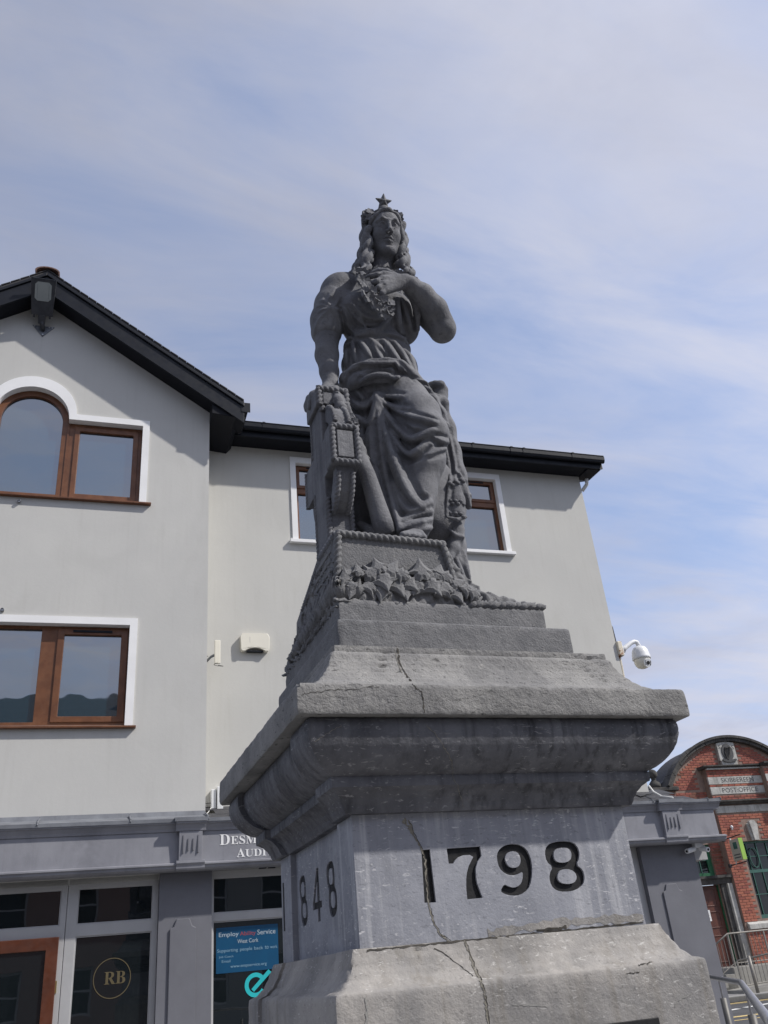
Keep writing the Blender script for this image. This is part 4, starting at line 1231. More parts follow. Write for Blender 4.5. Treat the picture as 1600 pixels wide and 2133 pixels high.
def tier(name, prof, mat, recess=0.0, step=0.012, amp=0.0012, chip=0.006, cx=XC, cy=YC, hx=0.0, hy=0.0, rs=0.68, seed=0.0, sharp=40):
    """Square (or oblong) moulding: profile of (half width, z) carried round four mitred sides."""
    pr = resample(prof, step)
    L = 2 * max(p[0] for p in prof)
    nf, nl, nb = int(L / step), int(L / step * 0.6), 20
    def samples(n, rec):
        s = list(np.linspace(-1, 1, n + 1))
        if rec:
            s = sorted([x for x in s if abs(abs(x) - rs) > 0.03] + [-rs - 0.002, -rs + 0.002, rs - 0.002, rs + 0.002])
        return s[:-1]
    per = []
    for side, n, rec in ((0, nf, False), (1, nb, recess), (2, nb, False), (3, nl, recess)):
        for s in samples(n, rec):
            per.append((side, s, recess if (rec and abs(s) < rs) else 0.0))
    vs = []
    for h, z, edge in pr:
        for side, s, rc in per:
            hX, hY = h + hx, h + hy
            if side == 0:
                p = [s * hX, -hY, 0, -1]
            elif side == 1:
                p = [hX - rc, s * hY, 1, 0]
            elif side == 2:
                p = [-s * hX, hY, 0, 1]
            else:
                p = [-hX + rc, -s * hY, -1, 0]
            x, y = cx + p[0], cy + p[1]
            q = Vector((x * 1.0 + seed, y, z))
            d_ = amp * mnoise.noise(q * 22.0) + amp * 0.6 * mnoise.noise(q * 61.0)
            if edge and chip:
                c_ = mnoise.noise(q * 9.0) + 0.5 * mnoise.noise(q * 31.0)
                d_ -= 0.0015 + (chip * min(1.0, (c_ - 0.42) * 2.2) if c_ > 0.42 else 0.0)
            corner = (abs(s) > 0.9999)
            dx, dy = p[2], p[3]
            if corner:
                dx, dy = np.sign(p[0]), np.sign(p[1])
                d_ -= 0.002 + (chip * 0.6 if mnoise.noise(q * 12.0) > 0.3 else 0.0)
            vs.append((x + dx * d_, y + dy * d_, z + 0.5 * d_))
    n = len(per)
    fs = []
    for i in range(len(pr) - 1):
        for j in range(n):
            fs.append((i * n + j, i * n + (j + 1) % n, (i + 1) * n + (j + 1) % n, (i + 1) * n + j))
    fs.append(tuple(range(n - 1, -1, -1)))
    fs.append(tuple(range((len(pr) - 1) * n, len(pr) * n)))
    b = MB()
    b.add(vs, fs)
    HITS.append((b.v, [f for f in b.f if len(f) == 4]))
    o = b.build(name, mat, ped, smooth=True)
    o.data.set_sharp_from_angle(angle=R(sharp))
    return o


tier('foundation_step', [(1.10, 0.0), (1.10, 0.28)], 'plinth_stone', step=0.05)
tier('foundation_step', [(0.88, 0.282), (0.88, 0.56)], 'plinth_stone', step=0.05)
low = tier('base_block', [(0.70, 0.562), (0.70, 0.86), (0.633, 0.93), (0.633, 1.10), (0.633, 1.311), (0.631, 1.315), (0.606, 1.325), (0.583, 1.349), (0.566, 1.380), (0.554, 1.412), (0.548, 1.430)], 'plinth_stone', recess=0.012, step=0.011)
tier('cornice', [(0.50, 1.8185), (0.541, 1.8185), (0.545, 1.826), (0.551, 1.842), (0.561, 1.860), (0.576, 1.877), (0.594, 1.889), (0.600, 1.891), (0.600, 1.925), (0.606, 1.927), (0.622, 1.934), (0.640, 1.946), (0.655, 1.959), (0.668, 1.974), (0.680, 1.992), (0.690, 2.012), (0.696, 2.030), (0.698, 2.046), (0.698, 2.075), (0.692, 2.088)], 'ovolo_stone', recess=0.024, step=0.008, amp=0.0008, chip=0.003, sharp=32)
tier('slab', [(0.60, 2.0895), (0.733, 2.0895), (0.735, 2.093), (0.735, 2.183), (0.732, 2.188), (0.60, 2.190)], 'slab_stone', step=0.011, amp=0.0022, chip=0.012, seed=3)
tier('upper_cove', [(0.705, 2.189), (0.664, 2.208), (0.634, 2.230), (0.614, 2.252), (0.597, 2.276), (0.583, 2.300), (0.572, 2.328), (0.566, 2.352), (0.560, 2.358), (0.556, 2.360), (0.555, 2.383), (0.50, 2.386)], 'slab_stone', step=0.010, amp=0.0016, chip=0.008, seed=5)
tier('upper_step', [(0.486, 2.3865), (0.4885, 2.390), (0.4885, 2.517), (0.484, 2.521), (0.40, 2.522)], 'base_stone', step=0.012, cx=1.3865, cy=2.85 + 0.4885, amp=0.0012, chip=0.004, seed=8)

# die: front slab carved with the year, left panel carved with another
DF = YC - 0.512
DL, DR, DB, DT = XC - 0.512, XC + 0.512, 1.4305, 1.818
MB().box(DL + 0.038, DR, DF + 0.0135, YC + 0.512, DB, DT).build('die_core', 'die_stone', ped)


def chaikin(p, n=1):
    for _ in range(n):
        q = []
        for i in range(len(p)):
            a, b = p[i], p[(i + 1) % len(p)]
            q += [(a[0] * 0.75 + b[0] * 0.25, a[1] * 0.75 + b[1] * 0.25), (a[0] * 0.25 + b[0] * 0.75, a[1] * 0.25 + b[1] * 0.75)]
        p = q
    return p


G1 = ([(75, 130), (150, 122), (205, 588), (103, 592)], [])
G7 = ([(297, 116), (590, 97), (603, 180), (570, 230), (553, 290), (556, 360), (565, 420), (613, 548), (478, 562), (469, 470), (468, 390), (474, 330), (490, 270), (530, 190), (500, 172), (440, 176), (400, 192), (370, 222), (355, 248), (315, 248)], [])
G9 = (chaikin([(735, 200), (745, 140), (790, 95), (860, 74), (935, 80), (995, 115), (1034, 190), (1050, 290), (1042, 400), (1012, 478), (950, 523), (870, 531), (810, 517), (766, 491), (802, 426), (840, 448), (890, 461), (937, 440), (962, 395), (966, 316), (930, 340), (870, 354), (810, 337), (758, 290)]), [chaikin([(806, 200), (825, 158), (865, 138), (917, 146), (944, 190), (947, 240), (926, 277), (880, 288), (833, 267)])])
G8 = (chaikin([(1156, 150), (1175, 88), (1240, 58), (1330, 50), (1412, 60), (1458, 120), (1464, 190), (1436, 258), (1492, 300), (1510, 370), (1497, 432), (1440, 478), (1370, 494), (1290, 494), (1233, 467), (1202, 410), (1197, 340), (1228, 278), (1172, 230)]), [chaikin([(1236, 150), (1260, 116), (1310, 108), (1367, 113), (1391, 150), (1391, 202), (1362, 233), (1310, 241), (1258, 230), (1238, 195)]), chaikin([(1268, 360), (1285, 312), (1330, 295), (1387, 300), (1428, 330), (1440, 375), (1421, 413), (1370, 428), (1310, 421), (1278, 397)])])


def to_die(pts):
    out_ = []
    for x, y in pts:
        p = FM.Y(860 + x / 4.21, 1740 + y / 4.21, DF)
        out_.append((p[0], p[2]))
    return out_


FR = [(to_die(o_), [to_die(h_) for h_ in hs]) for o_, hs in (G1, G7, G9, G8)]
dfp = MB()
dfp.plate(rect(DL, DR, DB, DT), [o_ for o_, _ in FR], DF, DF + 0.0125)
die = dfp.build('die_front', 'die_stone', ped)
HITS.append(([(DL, DF, DB), (DR, DF, DB), (DR, DF, DT), (DL, DF, DT)], [(0, 1, 2, 3)]))
for o_, hs in FR:
    MB().plate(o_, hs, DF + 0.009, DF + 0.0125).build('numeral', 'black_paint', ped, die)
    for h_ in hs:
        MB().plate(h_, (), DF + 0.0003, DF + 0.0123).build('numeral_eye', 'die_stone', ped, die)

# left flank: corner strips and sunk panel
for y0, y1 in ((DF + 0.0127, 2.972), (3.655, YC + 0.512)):
    MB().box(DL, DL + 0.037, y0, y1, DB, DT).build('corner_strip', 'die_stone', ped, bevel=0.002)


def norm_glyph(g):
    """Glyph scaled to a unit box, z up."""
    o_, hs = g
    a = np.array(o_)
    lo_, hi_ = a.min(0), a.max(0)
    f_ = lambda p: ((p[0] - lo_[0]) / (hi_[0] - lo_[0]), 1 - (p[1] - lo_[1]) / (hi_[1] - lo_[1]))
    return [f_(p) for p in o_], [[f_(p) for p in h_] for h_ in hs]


N1 = ([(0.2, 0), (0.9, 0), (0.9, 1), (0.2, 1)], [])
N8 = norm_glyph(G8)
N4 = ([(0.52, 0.0), (0.78, 0.0), (0.78, 0.24), (1.0, 0.24), (1.0, 0.37), (0.78, 0.37), (0.78, 1.0), (0.55, 1.0), (0.0, 0.36), (0.0, 0.24), (0.52, 0.24)], [[(0.24, 0.37), (0.52, 0.37), (0.52, 0.74)]])
SL = []
for (g, ya, yb) in ((N1, 3.728, 3.697), (N8, 3.614, 3.501), (N4, 3.418, 3.295), (N8, 3.215, 3.099)):
    fz = lambda p: (-(ya + (yb - ya) * p[0]), 1.545 + 0.18 * p[1])
    SL.append(([fz(p) for p in g[0]], [[fz(p) for p in h_] for h_ in g[1]]))
DX = DL + 0.024


def side_map(u, dpt, z):
    return (DX + dpt, -u, z)


# keep the first numeral on the sunk panel
SL[0] = ([(u - 0.075, z) for u, z in SL[0][0]], [])
sp_ = MB().plate(rect(-3.6549, -2.9721, DB, DT), [o_ for o_, _ in SL if max(p[0] for p in o_) < -2.98 and min(p[0] for p in o_) > -3.65], 0.0, 0.011, side_map)
side_o = sp_.build('die_side_panel', 'die_stone', ped)
for o_, hs in SL:
    MB().plate(o_, hs, 0.006 if min(p[0] for p in o_) > -3.65 else -0.025, 0.011, side_map).build('numeral', 'black_paint', ped, side_o)
    for h_ in hs:
        MB().plate(h_, (), 0.0003, 0.0108, side_map).build('numeral_eye', 'die_stone', ped, side_o)
# inscription plaque on the base block
MB().box(0.995, 1.803, YC - 0.633 - 0.006, YC - 0.62, 0.95, 1.166).build('inscription_plaque', 'black_paint', ped, bevel=0.002)

# ---- cracks and mortar runs laid on the stone
hv, hf = [], []
for v_, f_ in HITS:
    k = len(hv)
    hv.extend(v_)
    hf.extend([tuple(i + k for i in q) for q in f_])
BVH = BVHTree.FromPolygons([Vector(v) for v in hv], hf)
EV = Vector(EYE)


def surf(px, py):
    d_ = Vector(FM.ray(px, py)).normalized()
    loc, nrm, _, _ = BVH.ray_cast(EV, d_)
    if loc is None:
        return None, None
    if nrm.dot(d_) > 0:
        nrm = -nrm
    return loc, nrm


def run(pts, width, mat, name='crack', jit=1.6, lift=0.0012, seed=1, sub=6):
    r_ = random.Random(seed)
    path = []
    for a, b in zip(pts[:-1], pts[1:]):
        for i in range(sub):
            t_ = i / sub
            path.append((a[0] + (b[0] - a[0]) * t_ + r_.uniform(-jit, jit), a[1] + (b[1] - a[1]) * t_ + r_.uniform(-jit, jit)))
    path.append(pts[-1])
    L_, R_ = [], []
    prev = None
    for i, (px, py) in enumerate(path):
        loc, nrm = surf(px, py)
        if loc is None:
            continue
        if prev is not None:
            d_ = (loc - prev)
            if d_.length < 1e-5:
                continue
            side = d_.cross(nrm).normalized()
            wv = width * r_.uniform(0.35, 1.3)
            L_.append(loc + nrm * lift + side * wv / 2)
            R_.append(loc + nrm * lift - side * wv / 2)
        prev = loc
    n_ = len(L_)
    b = MB()
    b.add(L_ + R_, [(i, i + 1, i + 1 + n_, i + n_) for i in range(n_ - 1)])
    b.build(name, mat, ped)


run([(826, 1345), (829, 1360), (832, 1380), (842, 1400), (856, 1419)], 0.0075, 'crack_dark', seed=2)
run([(821, 1348), (824, 1365), (829, 1385), (838, 1402)], 0.003, 'crack_mortar', seed=3, lift=0.0016)
run([(858, 1424), (866, 1432), (878, 1441), (881, 1460), (884, 1485)], 0.0045, 'crack_dark', seed=4)
run([(622, 1446), (650, 1443), (690, 1438), (740, 1434), (790, 1431)], 0.0022, 'crack_dark', seed=5, jit=2.2)
run([(885, 1508), (905, 1526), (925, 1556), (940, 1582), (942, 1602)], 0.0028, 'crack_mortar', seed=6)
run([(943, 1604), (945, 1622), (955, 1642), (966, 1682)], 0.0016, 'crack_mortar', seed=7)
run([(850, 1702), (861, 1738), (876, 1762), (886, 1792), (888, 1830), (892, 1876), (901, 1916), (916, 1946), (938, 1962)], 0.006, 'crack_mortar', seed=8, lift=0.0010)
run([(852, 1704), (863, 1738), (878, 1763), (888, 1792), (890, 1830), (894, 1876), (903, 1916), (918, 1946), (942, 1962)], 0.0022, 'crack_dark', seed=9, lift=0.0016)
run([(838, 1706), (850, 1722), (862, 1738)], 0.014, 'crack_mortar', seed=10, lift=0.0013)
run([(966, 1956), (975, 1978), (986, 2012), (1000, 2042), (1008, 2066), (1013, 2100), (1019, 2140)], 0.008, 'crack_mortar', seed=11)
run([(969, 1956), (978, 1978), (989, 2012), (1003, 2042), (1011, 2066), (1016, 2100), (1022, 2140)], 0.0028, 'crack_dark', seed=12, lift=0.0018)
run([(898, 1972), (930, 1990), (962, 2014), (986, 2034)], 0.003, 'crack_dark', seed=13)
run([(756, 1981), (850, 1972), (960, 1961), (1060, 1950), (1150, 1941), (1250, 1931), (1340, 1922)], 0.006, 'crack_dark', seed=14, jit=1.2, sub=12)
run([(1010, 1948), (1060, 1938), (1120, 1929), (1180, 1922), (1260, 1916), (1340, 1912)], 0.028, 'plinth_stone', 'spalled_edge', seed=15, jit=1.0, lift=0.0008, sub=8)
run([(1110, 1939), (1160, 1935), (1180, 1931)], 0.010, 'crack_dark', seed=16)
run([(1325, 2012), (1345, 2008), (1358, 2004)], 0.004, 'crack_dark', seed=17)
run([(1302, 2029), (1318, 2027), (1332, 2024)], 0.003, 'crack_dark', seed=18)
run([(1404, 2100), (1412, 2085), (1440, 2070)], 0.004, 'paving', 'scuff', seed=19)
run([(1060, 2092), (1100, 2094), (1140, 2096)], 0.004, 'paving', 'scuff', seed=20)
run([(760, 2072), (765, 2100), (762, 2140)], 0.008, 'paving', 'scuff', seed=21)
run([(775, 1975), (690, 1545), (660, 1525)], 0.0001, 'crack_mortar', seed=22) if False else None
run([(652, 1548), (668, 1538), (690, 1522), (712, 1512)], 0.0022, 'crack_mortar', seed=23)
# ------------------------------------------------------------------ carved statue: signed-distance sculpting
class Vol:
    def __init__(self, lo, hi, h):
        self.lo, self.h = np.array(lo, float), h
        self.n = np.ceil((np.array(hi) - self.lo) / h).astype(int) + 1
        self.F = np.full(self.n, 0.5, np.float32)

    def block(self, a, b):
        i0 = np.maximum(np.floor((np.array(a) - self.lo) / self.h).astype(int), 0)
        i1 = np.minimum(np.ceil((np.array(b) - self.lo) / self.h).astype(int) + 1, self.n)
        if np.any(i1 <= i0):
            return None, None
        sl = tuple(slice(p, q) for p, q in zip(i0, i1))
        ax_ = [(self.lo[k] + np.arange(i0[k], i1[k]) * self.h).astype(np.float32) for k in range(3)]
        X = np.stack(np.meshgrid(*ax_, indexing='ij'), -1)
        return sl, X

    def put(self, sl, d, k, op):
        A = self.F[sl]
        if op == 'add':
            if k <= 0:
                self.F[sl] = np.minimum(A, d)
            else:
                t_ = np.clip(0.5 + 0.5 * (d - A) / k, 0, 1)
                self.F[sl] = d + (A - d) * t_ - k * t_ * (1 - t_)
        else:
            d = -d
            if k <= 0:
                self.F[sl] = np.maximum(A, d)
            else:
                t_ = np.clip(0.5 - 0.5 * (d - A) / k, 0, 1)
                self.F[sl] = d + (A - d) * t_ + k * t_ * (1 - t_)

    def cone(self, a, b, ra, rb, k=0.02, op='add'):
        a, b = np.array(a, float), np.array(b, float)
        m_ = max(ra, rb) + k + 3 * self.h
        sl, X = self.block(np.minimum(a, b) - m_, np.maximum(a, b) + m_)
        if sl is None:
            return
        ba = (b - a).astype(np.float32)
        l2 = float(ba @ ba) + 1e-9
        pa = X - a.astype(np.float32)
        t_ = np.clip(pa @ ba / l2, 0, 1)
        d = np.linalg.norm(pa - t_[..., None] * ba, axis=-1) - (ra + (rb - ra) * t_)
        self.put(sl, d.astype(np.float32), k, op)

    def chain(self, pts, k=0.02, op='add'):
        for p, q in zip(pts[:-1], pts[1:]):
            self.cone(p[:3], q[:3], p[3], q[3], k, op)

    def ell(self, c, r, k=0.02, op='add', rot=None):
        c, r = np.array(c, float), np.array(r, float)
        m_ = r.max() + k + 3 * self.h
        sl, X = self.block(c - m_, c + m_)
        if sl is None:
            return
        p = X - c.astype(np.float32)
        if rot is not None:
            p = p @ np.array(rot, np.float32)
        r = r.astype(np.float32)
        k0 = np.linalg.norm(p / r, axis=-1)
        k1 = np.linalg.norm(p / (r * r), axis=-1) + 1e-6
        self.put(sl, (k0 * (k0 - 1) / k1).astype(np.float32), k, op)

    def half(self, p0, nrm, lo, hi, k=0.0):
        """Cut away everything on the side nrm points to, within a box."""
        sl, X = self.block(lo, hi)
        if sl is None:
            return
        d = (X - np.array(p0, np.float32)) @ np.array(nrm, np.float32)
        self.put(sl, -d.astype(np.float32), k, 'sub')

    def sample(self, P):
        q = (P - self.lo) / self.h
        i = np.floor(q).astype(int)
        ok = np.all((i >= 0) & (i < self.n - 1), -1)
        i = np.clip(i, 0, self.n - 2)
        f = q - i
        out_ = 0
        for dx in (0, 1):
            for dy in (0, 1):
                for dz in (0, 1):
                    w_ = (f[..., 0] if dx else 1 - f[..., 0]) * (f[..., 1] if dy else 1 - f[..., 1]) * (f[..., 2] if dz else 1 - f[..., 2])
                    out_ = out_ + w_ * self.F[i[..., 0] + dx, i[..., 1] + dy, i[..., 2] + dz]
        return np.where(ok, out_, 0.5)

    def hit(self, px, py, back=0.0):
        d = FM.ray(px, py)
        ys = np.arange(self.lo[1], self.lo[1] + self.h * self.n[1], 0.003)
        P = EYE + d[None, :] * (ys / d[1])[:, None]
        v = self.sample(P)
        j = np.argmax(v < 0)
        if not v[j] < 0:
            return None
        return P[j] + d * back / np.linalg.norm(d)

    def ridge(self, pix, r, k=0.014, op='add', depth=0.35):
        """A fold (or groove) drawn over the surface through points seen in the photograph."""
        pts = []
        rs_ = r if isinstance(r, (list, tuple)) else None
        n = len(pix)
        dense = []
        for i in range(n - 1):
            for s in range(4):
                t_ = s / 4
                dense.append((pix[i][0] * (1 - t_) + pix[i + 1][0] * t_, pix[i][1] * (1 - t_) + pix[i + 1][1] * t_, (i + t_) / (n - 1)))
        dense.append((*pix[-1], 1.0))
        # soften the polyline
        for _ in range(2):
            dense = [dense[0]] + [((dense[i - 1][0] + 2 * dense[i][0] + dense[i + 1][0]) / 4, (dense[i - 1][1] + 2 * dense[i][1] + dense[i + 1][1]) / 4, dense[i][2]) for i in range(1, len(dense) - 1)] + [dense[-1]]
        raw = []
        for x, y, u_ in dense:
            rr = np.interp(u_, np.linspace(0, 1, len(rs_)), rs_) if rs_ else r * (0.35 + 0.65 * math.sin(math.pi * min(1, max(0, 0.08 + 0.84 * u_))))
            p = self.hit(x, y, rr * depth if op == 'add' else -rr * depth)
            if p is not None:
                raw.append((*p, rr))
        for _ in range(3):
            if len(raw) > 4:
                A_ = np.array(raw)
                B_ = A_.copy()
                B_[1:-1, :3] = (A_[:-2, :3] + 2 * A_[1:-1, :3] + A_[2:, :3]) / 4
                jump = np.linalg.norm(A_[1:, :3] - A_[:-1, :3], axis=1) > 0.06
                keep = np.zeros(len(A_), bool)
                keep[1:] |= jump
                keep[:-1] |= jump
                B_[keep] = A_[keep]
                raw = [tuple(q) for q in B_]
        # a ray that slips past an edge would tear the fold: break the chain there
        seg = []
        for p in raw:
            if seg and np.linalg.norm(np.array(p[:3]) - np.array(seg[-1][:3])) > 0.09:
                if len(seg) > 1:
                    pts.append(seg)
                seg = []
            seg.append(p)
        if len(seg) > 1:
            pts.append(seg)
        for s in pts:
            self.chain(s, k, op)

    def mesh(self):
        F, h = self.F, self.h
        S = F < 0
        c = S[:-1, :-1, :-1].astype(np.int8)
        tot = np.zeros(c.shape, np.int8)
        cs = [(a, b, d) for a in (0, 1) for b in (0, 1) for d in (0, 1)]
        nx, ny, nz = F.shape
        for a, b, d in cs:
            tot += S[a:nx - 1 + a, b:ny - 1 + b, d:nz - 1 + d]
        mask = (tot > 0) & (tot < 8)
        I = np.argwhere(mask)
        idx = np.full(mask.shape, -1, np.int32)
        idx[mask] = np.arange(len(I))
        acc = np.zeros((len(I), 3), np.float64)
        cnt = np.zeros(len(I))
        val = {q: F[I[:, 0] + q[0], I[:, 1] + q[1], I[:, 2] + q[2]].astype(np.float64) for q in cs}
        for q in cs:
            for k in range(3):
                if q[k] == 0:
                    q2 = list(q)
                    q2[k] = 1
                    q2 = tuple(q2)
                    fa, fb = val[q], val[q2]
                    m_ = (fa < 0) != (fb < 0)
                    t_ = np.where(m_, fa / np.where(m_, fa - fb, 1), 0)
                    p = np.tile(np.array(q, float), (len(I), 1))
                    p[:, k] = t_
                    acc += np.where(m_[:, None], p, 0)
                    cnt += m_
        V = self.lo + (I + acc / cnt[:, None]) * h
        faces = []
        for k in range(3):
            o1, o2 = [(1, 2), (2, 0), (0, 1)][k]
            s0 = [slice(None)] * 3
            s1 = [slice(None)] * 3
            s0[k], s1[k] = slice(0, -1), slice(1, None)
            ch = S[tuple(s0)] != S[tuple(s1)]
            E = np.argwhere(ch)
            E = E[(E[:, o1] > 0) & (E[:, o2] > 0) & (E[:, o1] < F.shape[o1] - 1) & (E[:, o2] < F.shape[o2] - 1)]
            ins = S[E[:, 0], E[:, 1], E[:, 2]]
            quad = []
            for d1, d2 in ((-1, -1), (0, -1), (0, 0), (-1, 0)):
                q = E.copy()
                q[:, o1] += d1
                q[:, o2] += d2
                quad.append(idx[q[:, 0], q[:, 1], q[:, 2]])
            Q = np.stack(quad, 1)
            Q[~ins] = Q[~ins][:, ::-1]
            faces.append(Q)
        Fc = np.concatenate(faces)
        return V, Fc[np.all(Fc >= 0, 1)]

    def build(self, name, mat, th, parent=None):
        V, Q = self.mesh()
        me = bpy.data.meshes.new(name)
        V = V - th.base
        me.vertices.add(len(V))
        me.vertices.foreach_set('co', V.astype(np.float32).ravel())
        me.loops.add(Q.size)
        me.loops.foreach_set('vertex_index', Q.astype(np.int32).ravel())
        me.polygons.add(len(Q))
        me.polygons.foreach_set('loop_start', np.arange(0, Q.size, 4, dtype=np.int32))
        me.polygons.foreach_set('loop_total', np.full(len(Q), 4, np.int32))
        me.update()
        me.validate()
        return link(name, me, mat, parent if parent is not None else th.e, smooth=True)


def P(px, py, y, r=None):
    """Point on the depth plane y (optionally with a radius given in photograph pixels)."""
    p = FM.Y(px, py, y)
    if r is None:
        return p
    dep = float((p - EYE) @ FM.f)
    return (*p, r * dep / FOC)


stat = Thing('statue', 'dark grey stone statue of a crowned woman leaning on a carved cross', 'statue', (1.38, 3.33, 2.5225), FM)
SM = 'statue_stone'

# ---------------- body: head, neck, arms, hands, feet
HC = P(800, 492, 3.285)                       # middle of the head
hf = np.array([-0.10, -0.955, -0.26])
hf /= np.linalg.norm(hf)
hr_ = np.cross(hf, (0.03, 0, 1))
hr_ /= np.linalg.norm(hr_)
hu = np.cross(hr_, hf)
HS = 1.04


def H(x, f, z):
    return HC + (hr_ * x + hf * f + hu * z) * HS


HR = np.stack([hr_, hf, hu], 1)
bd = Vol((1.0, 2.93, 2.90), (2.0, 3.62, 5.24), 0.0065)
hd_ = Vol(HC - np.array([0.19, 0.2, 0.30]), HC + np.array([0.19, 0.2, 0.22]), 0.0036)
for v in (hd_,):
    v.ell(H(0, -0.025, 0.035), np.array([0.090, 0.112, 0.112]) * HS, 0.0, rot=HR)
    v.ell(H(0, 0.030, -0.040), np.array([0.076, 0.082, 0.118]) * HS, 0.03, rot=HR)
    v.ell(H(0, 0.050, 0.045), np.array([0.070, 0.060, 0.070]) * HS, 0.03, rot=HR)
    for s in (-1, 1):
        v.ell(H(s * 0.043, 0.068, -0.035), (0.030, 0.030, 0.030), 0.025)
        v.cone(H(s * 0.058, 0.00, -0.085), H(s * 0.022, 0.075, -0.128), 0.024, 0.024, 0.03)
    v.ell(H(0, 0.088, -0.132), (0.026, 0.024, 0.024), 0.022)
    for s in (-1, 1):
        v.ell(H(s * 0.033, 0.128, 0.006), (0.024, 0.024, 0.017), 0.012, 'sub')
        v.ell(H(s * 0.034, 0.086, 0.004), (0.021, 0.018, 0.0175), 0.004)
        v.chain([(*H(s * 0.015, 0.104, 0.010), 0.003), (*H(s * 0.033, 0.1065, 0.0185), 0.0042), (*H(s * 0.056, 0.090, 0.006), 0.003)], 0.003)
        v.chain([(*H(s * 0.016, 0.102, -0.004), 0.002), (*H(s * 0.034, 0.1030, -0.0105), 0.003), (*H(s * 0.054, 0.090, -0.002), 0.002)], 0.003)
        v.chain([(*H(s * 0.012, 0.112, 0.030), 0.007), (*H(s * 0.036, 0.110, 0.040), 0.007), (*H(s * 0.064, 0.082, 0.030), 0.005)], 0.012)
        v.ell(H(s * 0.0135, 0.122, -0.044), (0.0095, 0.013, 0.0085), 0.006)
        v.ell(H(s * 0.0075, 0.124, -0.0555), (0.0045, 0.006, 0.006), 0.003, 'sub')
    v.chain([(*H(0, 0.110, 0.030), 0.0095), (*H(0, 0.124, -0.005), 0.0085), (*H(0, 0.139, -0.040), 0.0115)], 0.010)
    v.chain([(*H(-0.026, 0.098, -0.077), 0.0035), (*H(-0.009, 0.111, -0.070), 0.0065), (*H(0, 0.1125, -0.0725), 0.006), (*H(0.009, 0.111, -0.070), 0.0065), (*H(0.026, 0.098, -0.077), 0.0035)], 0.006)
    v.chain([(*H(-0.020, 0.099, -0.085), 0.004), (*H(0, 0.110, -0.0895), 0.0085), (*H(0.020, 0.099, -0.085), 0.004)], 0.006)
    v.chain([(*H(-0.026, 0.101, -0.0785), 0.0022), (*H(0, 0.119, -0.0800), 0.0032), (*H(0.026, 0.101, -0.0785), 0.0022)], 0.003, 'sub')
    v.ell(H(0, 0.112, -0.110), (0.020, 0.012, 0.008), 0.010, 'sub')
    # neck
    v.cone(H(0, -0.02, -0.10), P(792, 566, 3.335), 0.058, 0.060, 0.030)
head_o = None

# trunk core so that the body is one piece
neck0 = P(792, 566, 3.335)
bd.cone(H(0, -0.02, -0.09), neck0, 0.055, 0.060, 0.02)
bd.ell(P(786, 640, 3.36), (0.17, 0.11, 0.20), 0.05)
bd.cone(P(786, 660, 3.36), P(792, 800, 3.37), 0.13, 0.14, 0.05)
# her right arm (picture left), straight down to the cross
RA = [P(700, 612, 3.345, 22), P(686, 650, 3.35, 24), P(681, 705, 3.35, 24.5), P(681, 740, 3.335, 24), P(686, 775, 3.315, 19.5), P(689, 803, 3.30, 16)]
bd.chain(RA, 0.02)
bd.cone(P(760, 615, 3.35), RA[0][:3], 0.07, RA[0][3], 0.03)
# her left arm (picture right): elbow out, forearm across the chest
LA = [P(852, 606, 3.345, 29), P(884, 648, 3.30, 27), P(918, 688, 3.235, 24)]
bd.cone(P(800, 615, 3.35), LA[0][:3], 0.07, LA[0][3], 0.03)
bd.chain(LA, 0.02)
bd.ell(P(925, 690, 3.225), (0.062, 0.066, 0.055), 0.03)
FA = [P(923, 680, 3.225, 26), P(905, 645, 3.18, 27), P(880, 614, 3.145, 23), P(855, 594, 3.12, 17.5), P(842, 586, 3.112, 15)]
bd.chain(FA, 0.02)
# hands
hv = Vol(P(760, 640, 3.0) - 0.02, P(880, 560, 3.26) + 0.02, 0.0036)
W_ = P(844, 587, 3.112, 15.5)
hv.cone(FA[3][:3], W_[:3], FA[3][3], W_[3], 0.012)
K = [P(800, 573, 3.105, 8.2), P(797, 583, 3.095, 8.6), P(799, 594, 3.090, 8.4), P(804, 605, 3.092, 7.6)]     # knuckles
for q in K:
    hv.cone(W_[:3], q[:3], W_[3] * 0.88, q[3] * 1.18, 0.012)
fing = [
    [K[0], P(786, 573, 3.10, 6.6), P(773, 575, 3.115, 5.8), P(764, 578, 3.128, 5.0)],
    [K[1], P(785, 587, 3.087, 7.0), P(778, 590, 3.105, 6.2), P(775, 593, 3.13, 5.2)],
    [K[2], P(789, 600, 3.084, 6.8), P(783, 604, 3.10, 6.0), P(780, 607, 3.13, 5.2)],
    [K[3], P(796, 611, 3.087, 6.2), P(791, 616, 3.10, 5.4), P(789, 619, 3.13, 4.8)],
    [P(826, 578, 3.115, 9), P(806, 566, 3.128, 7.2), P(789, 564, 3.145, 6.2), P(777, 568, 3.158, 5.2)],
]
for f_ in fing:
    hv.chain(f_, 0.005)
for a_, b_ in ((K[0], K[1]), (K[1], K[2]), (K[2], K[3])):
    m0 = (np.array(a_[:3]) + np.array(b_[:3])) / 2
    hv.cone(m0 + np.array([-0.045, 0.005, 0.0]), m0 + np.array([-0.008, -0.022, 0.0]), 0.0035, 0.002, 0.004, 'sub')
hv2 = Vol(P(640, 860, 3.1) - 0.03, P(735, 790, 3.42) + 0.03, 0.0040)
W2 = P(689, 803, 3.30, 16)
hv2.cone(RA[4][:3], W2[:3], RA[4][3], W2[3], 0.01)
K2 = [P(672, 816, 3.24 + 0.035 * i, 8.0) for i in range(4)]
for q in K2:
    hv2.cone(W2[:3], q[:3], W2[3] * 0.85, q[3] * 1.2, 0.012)
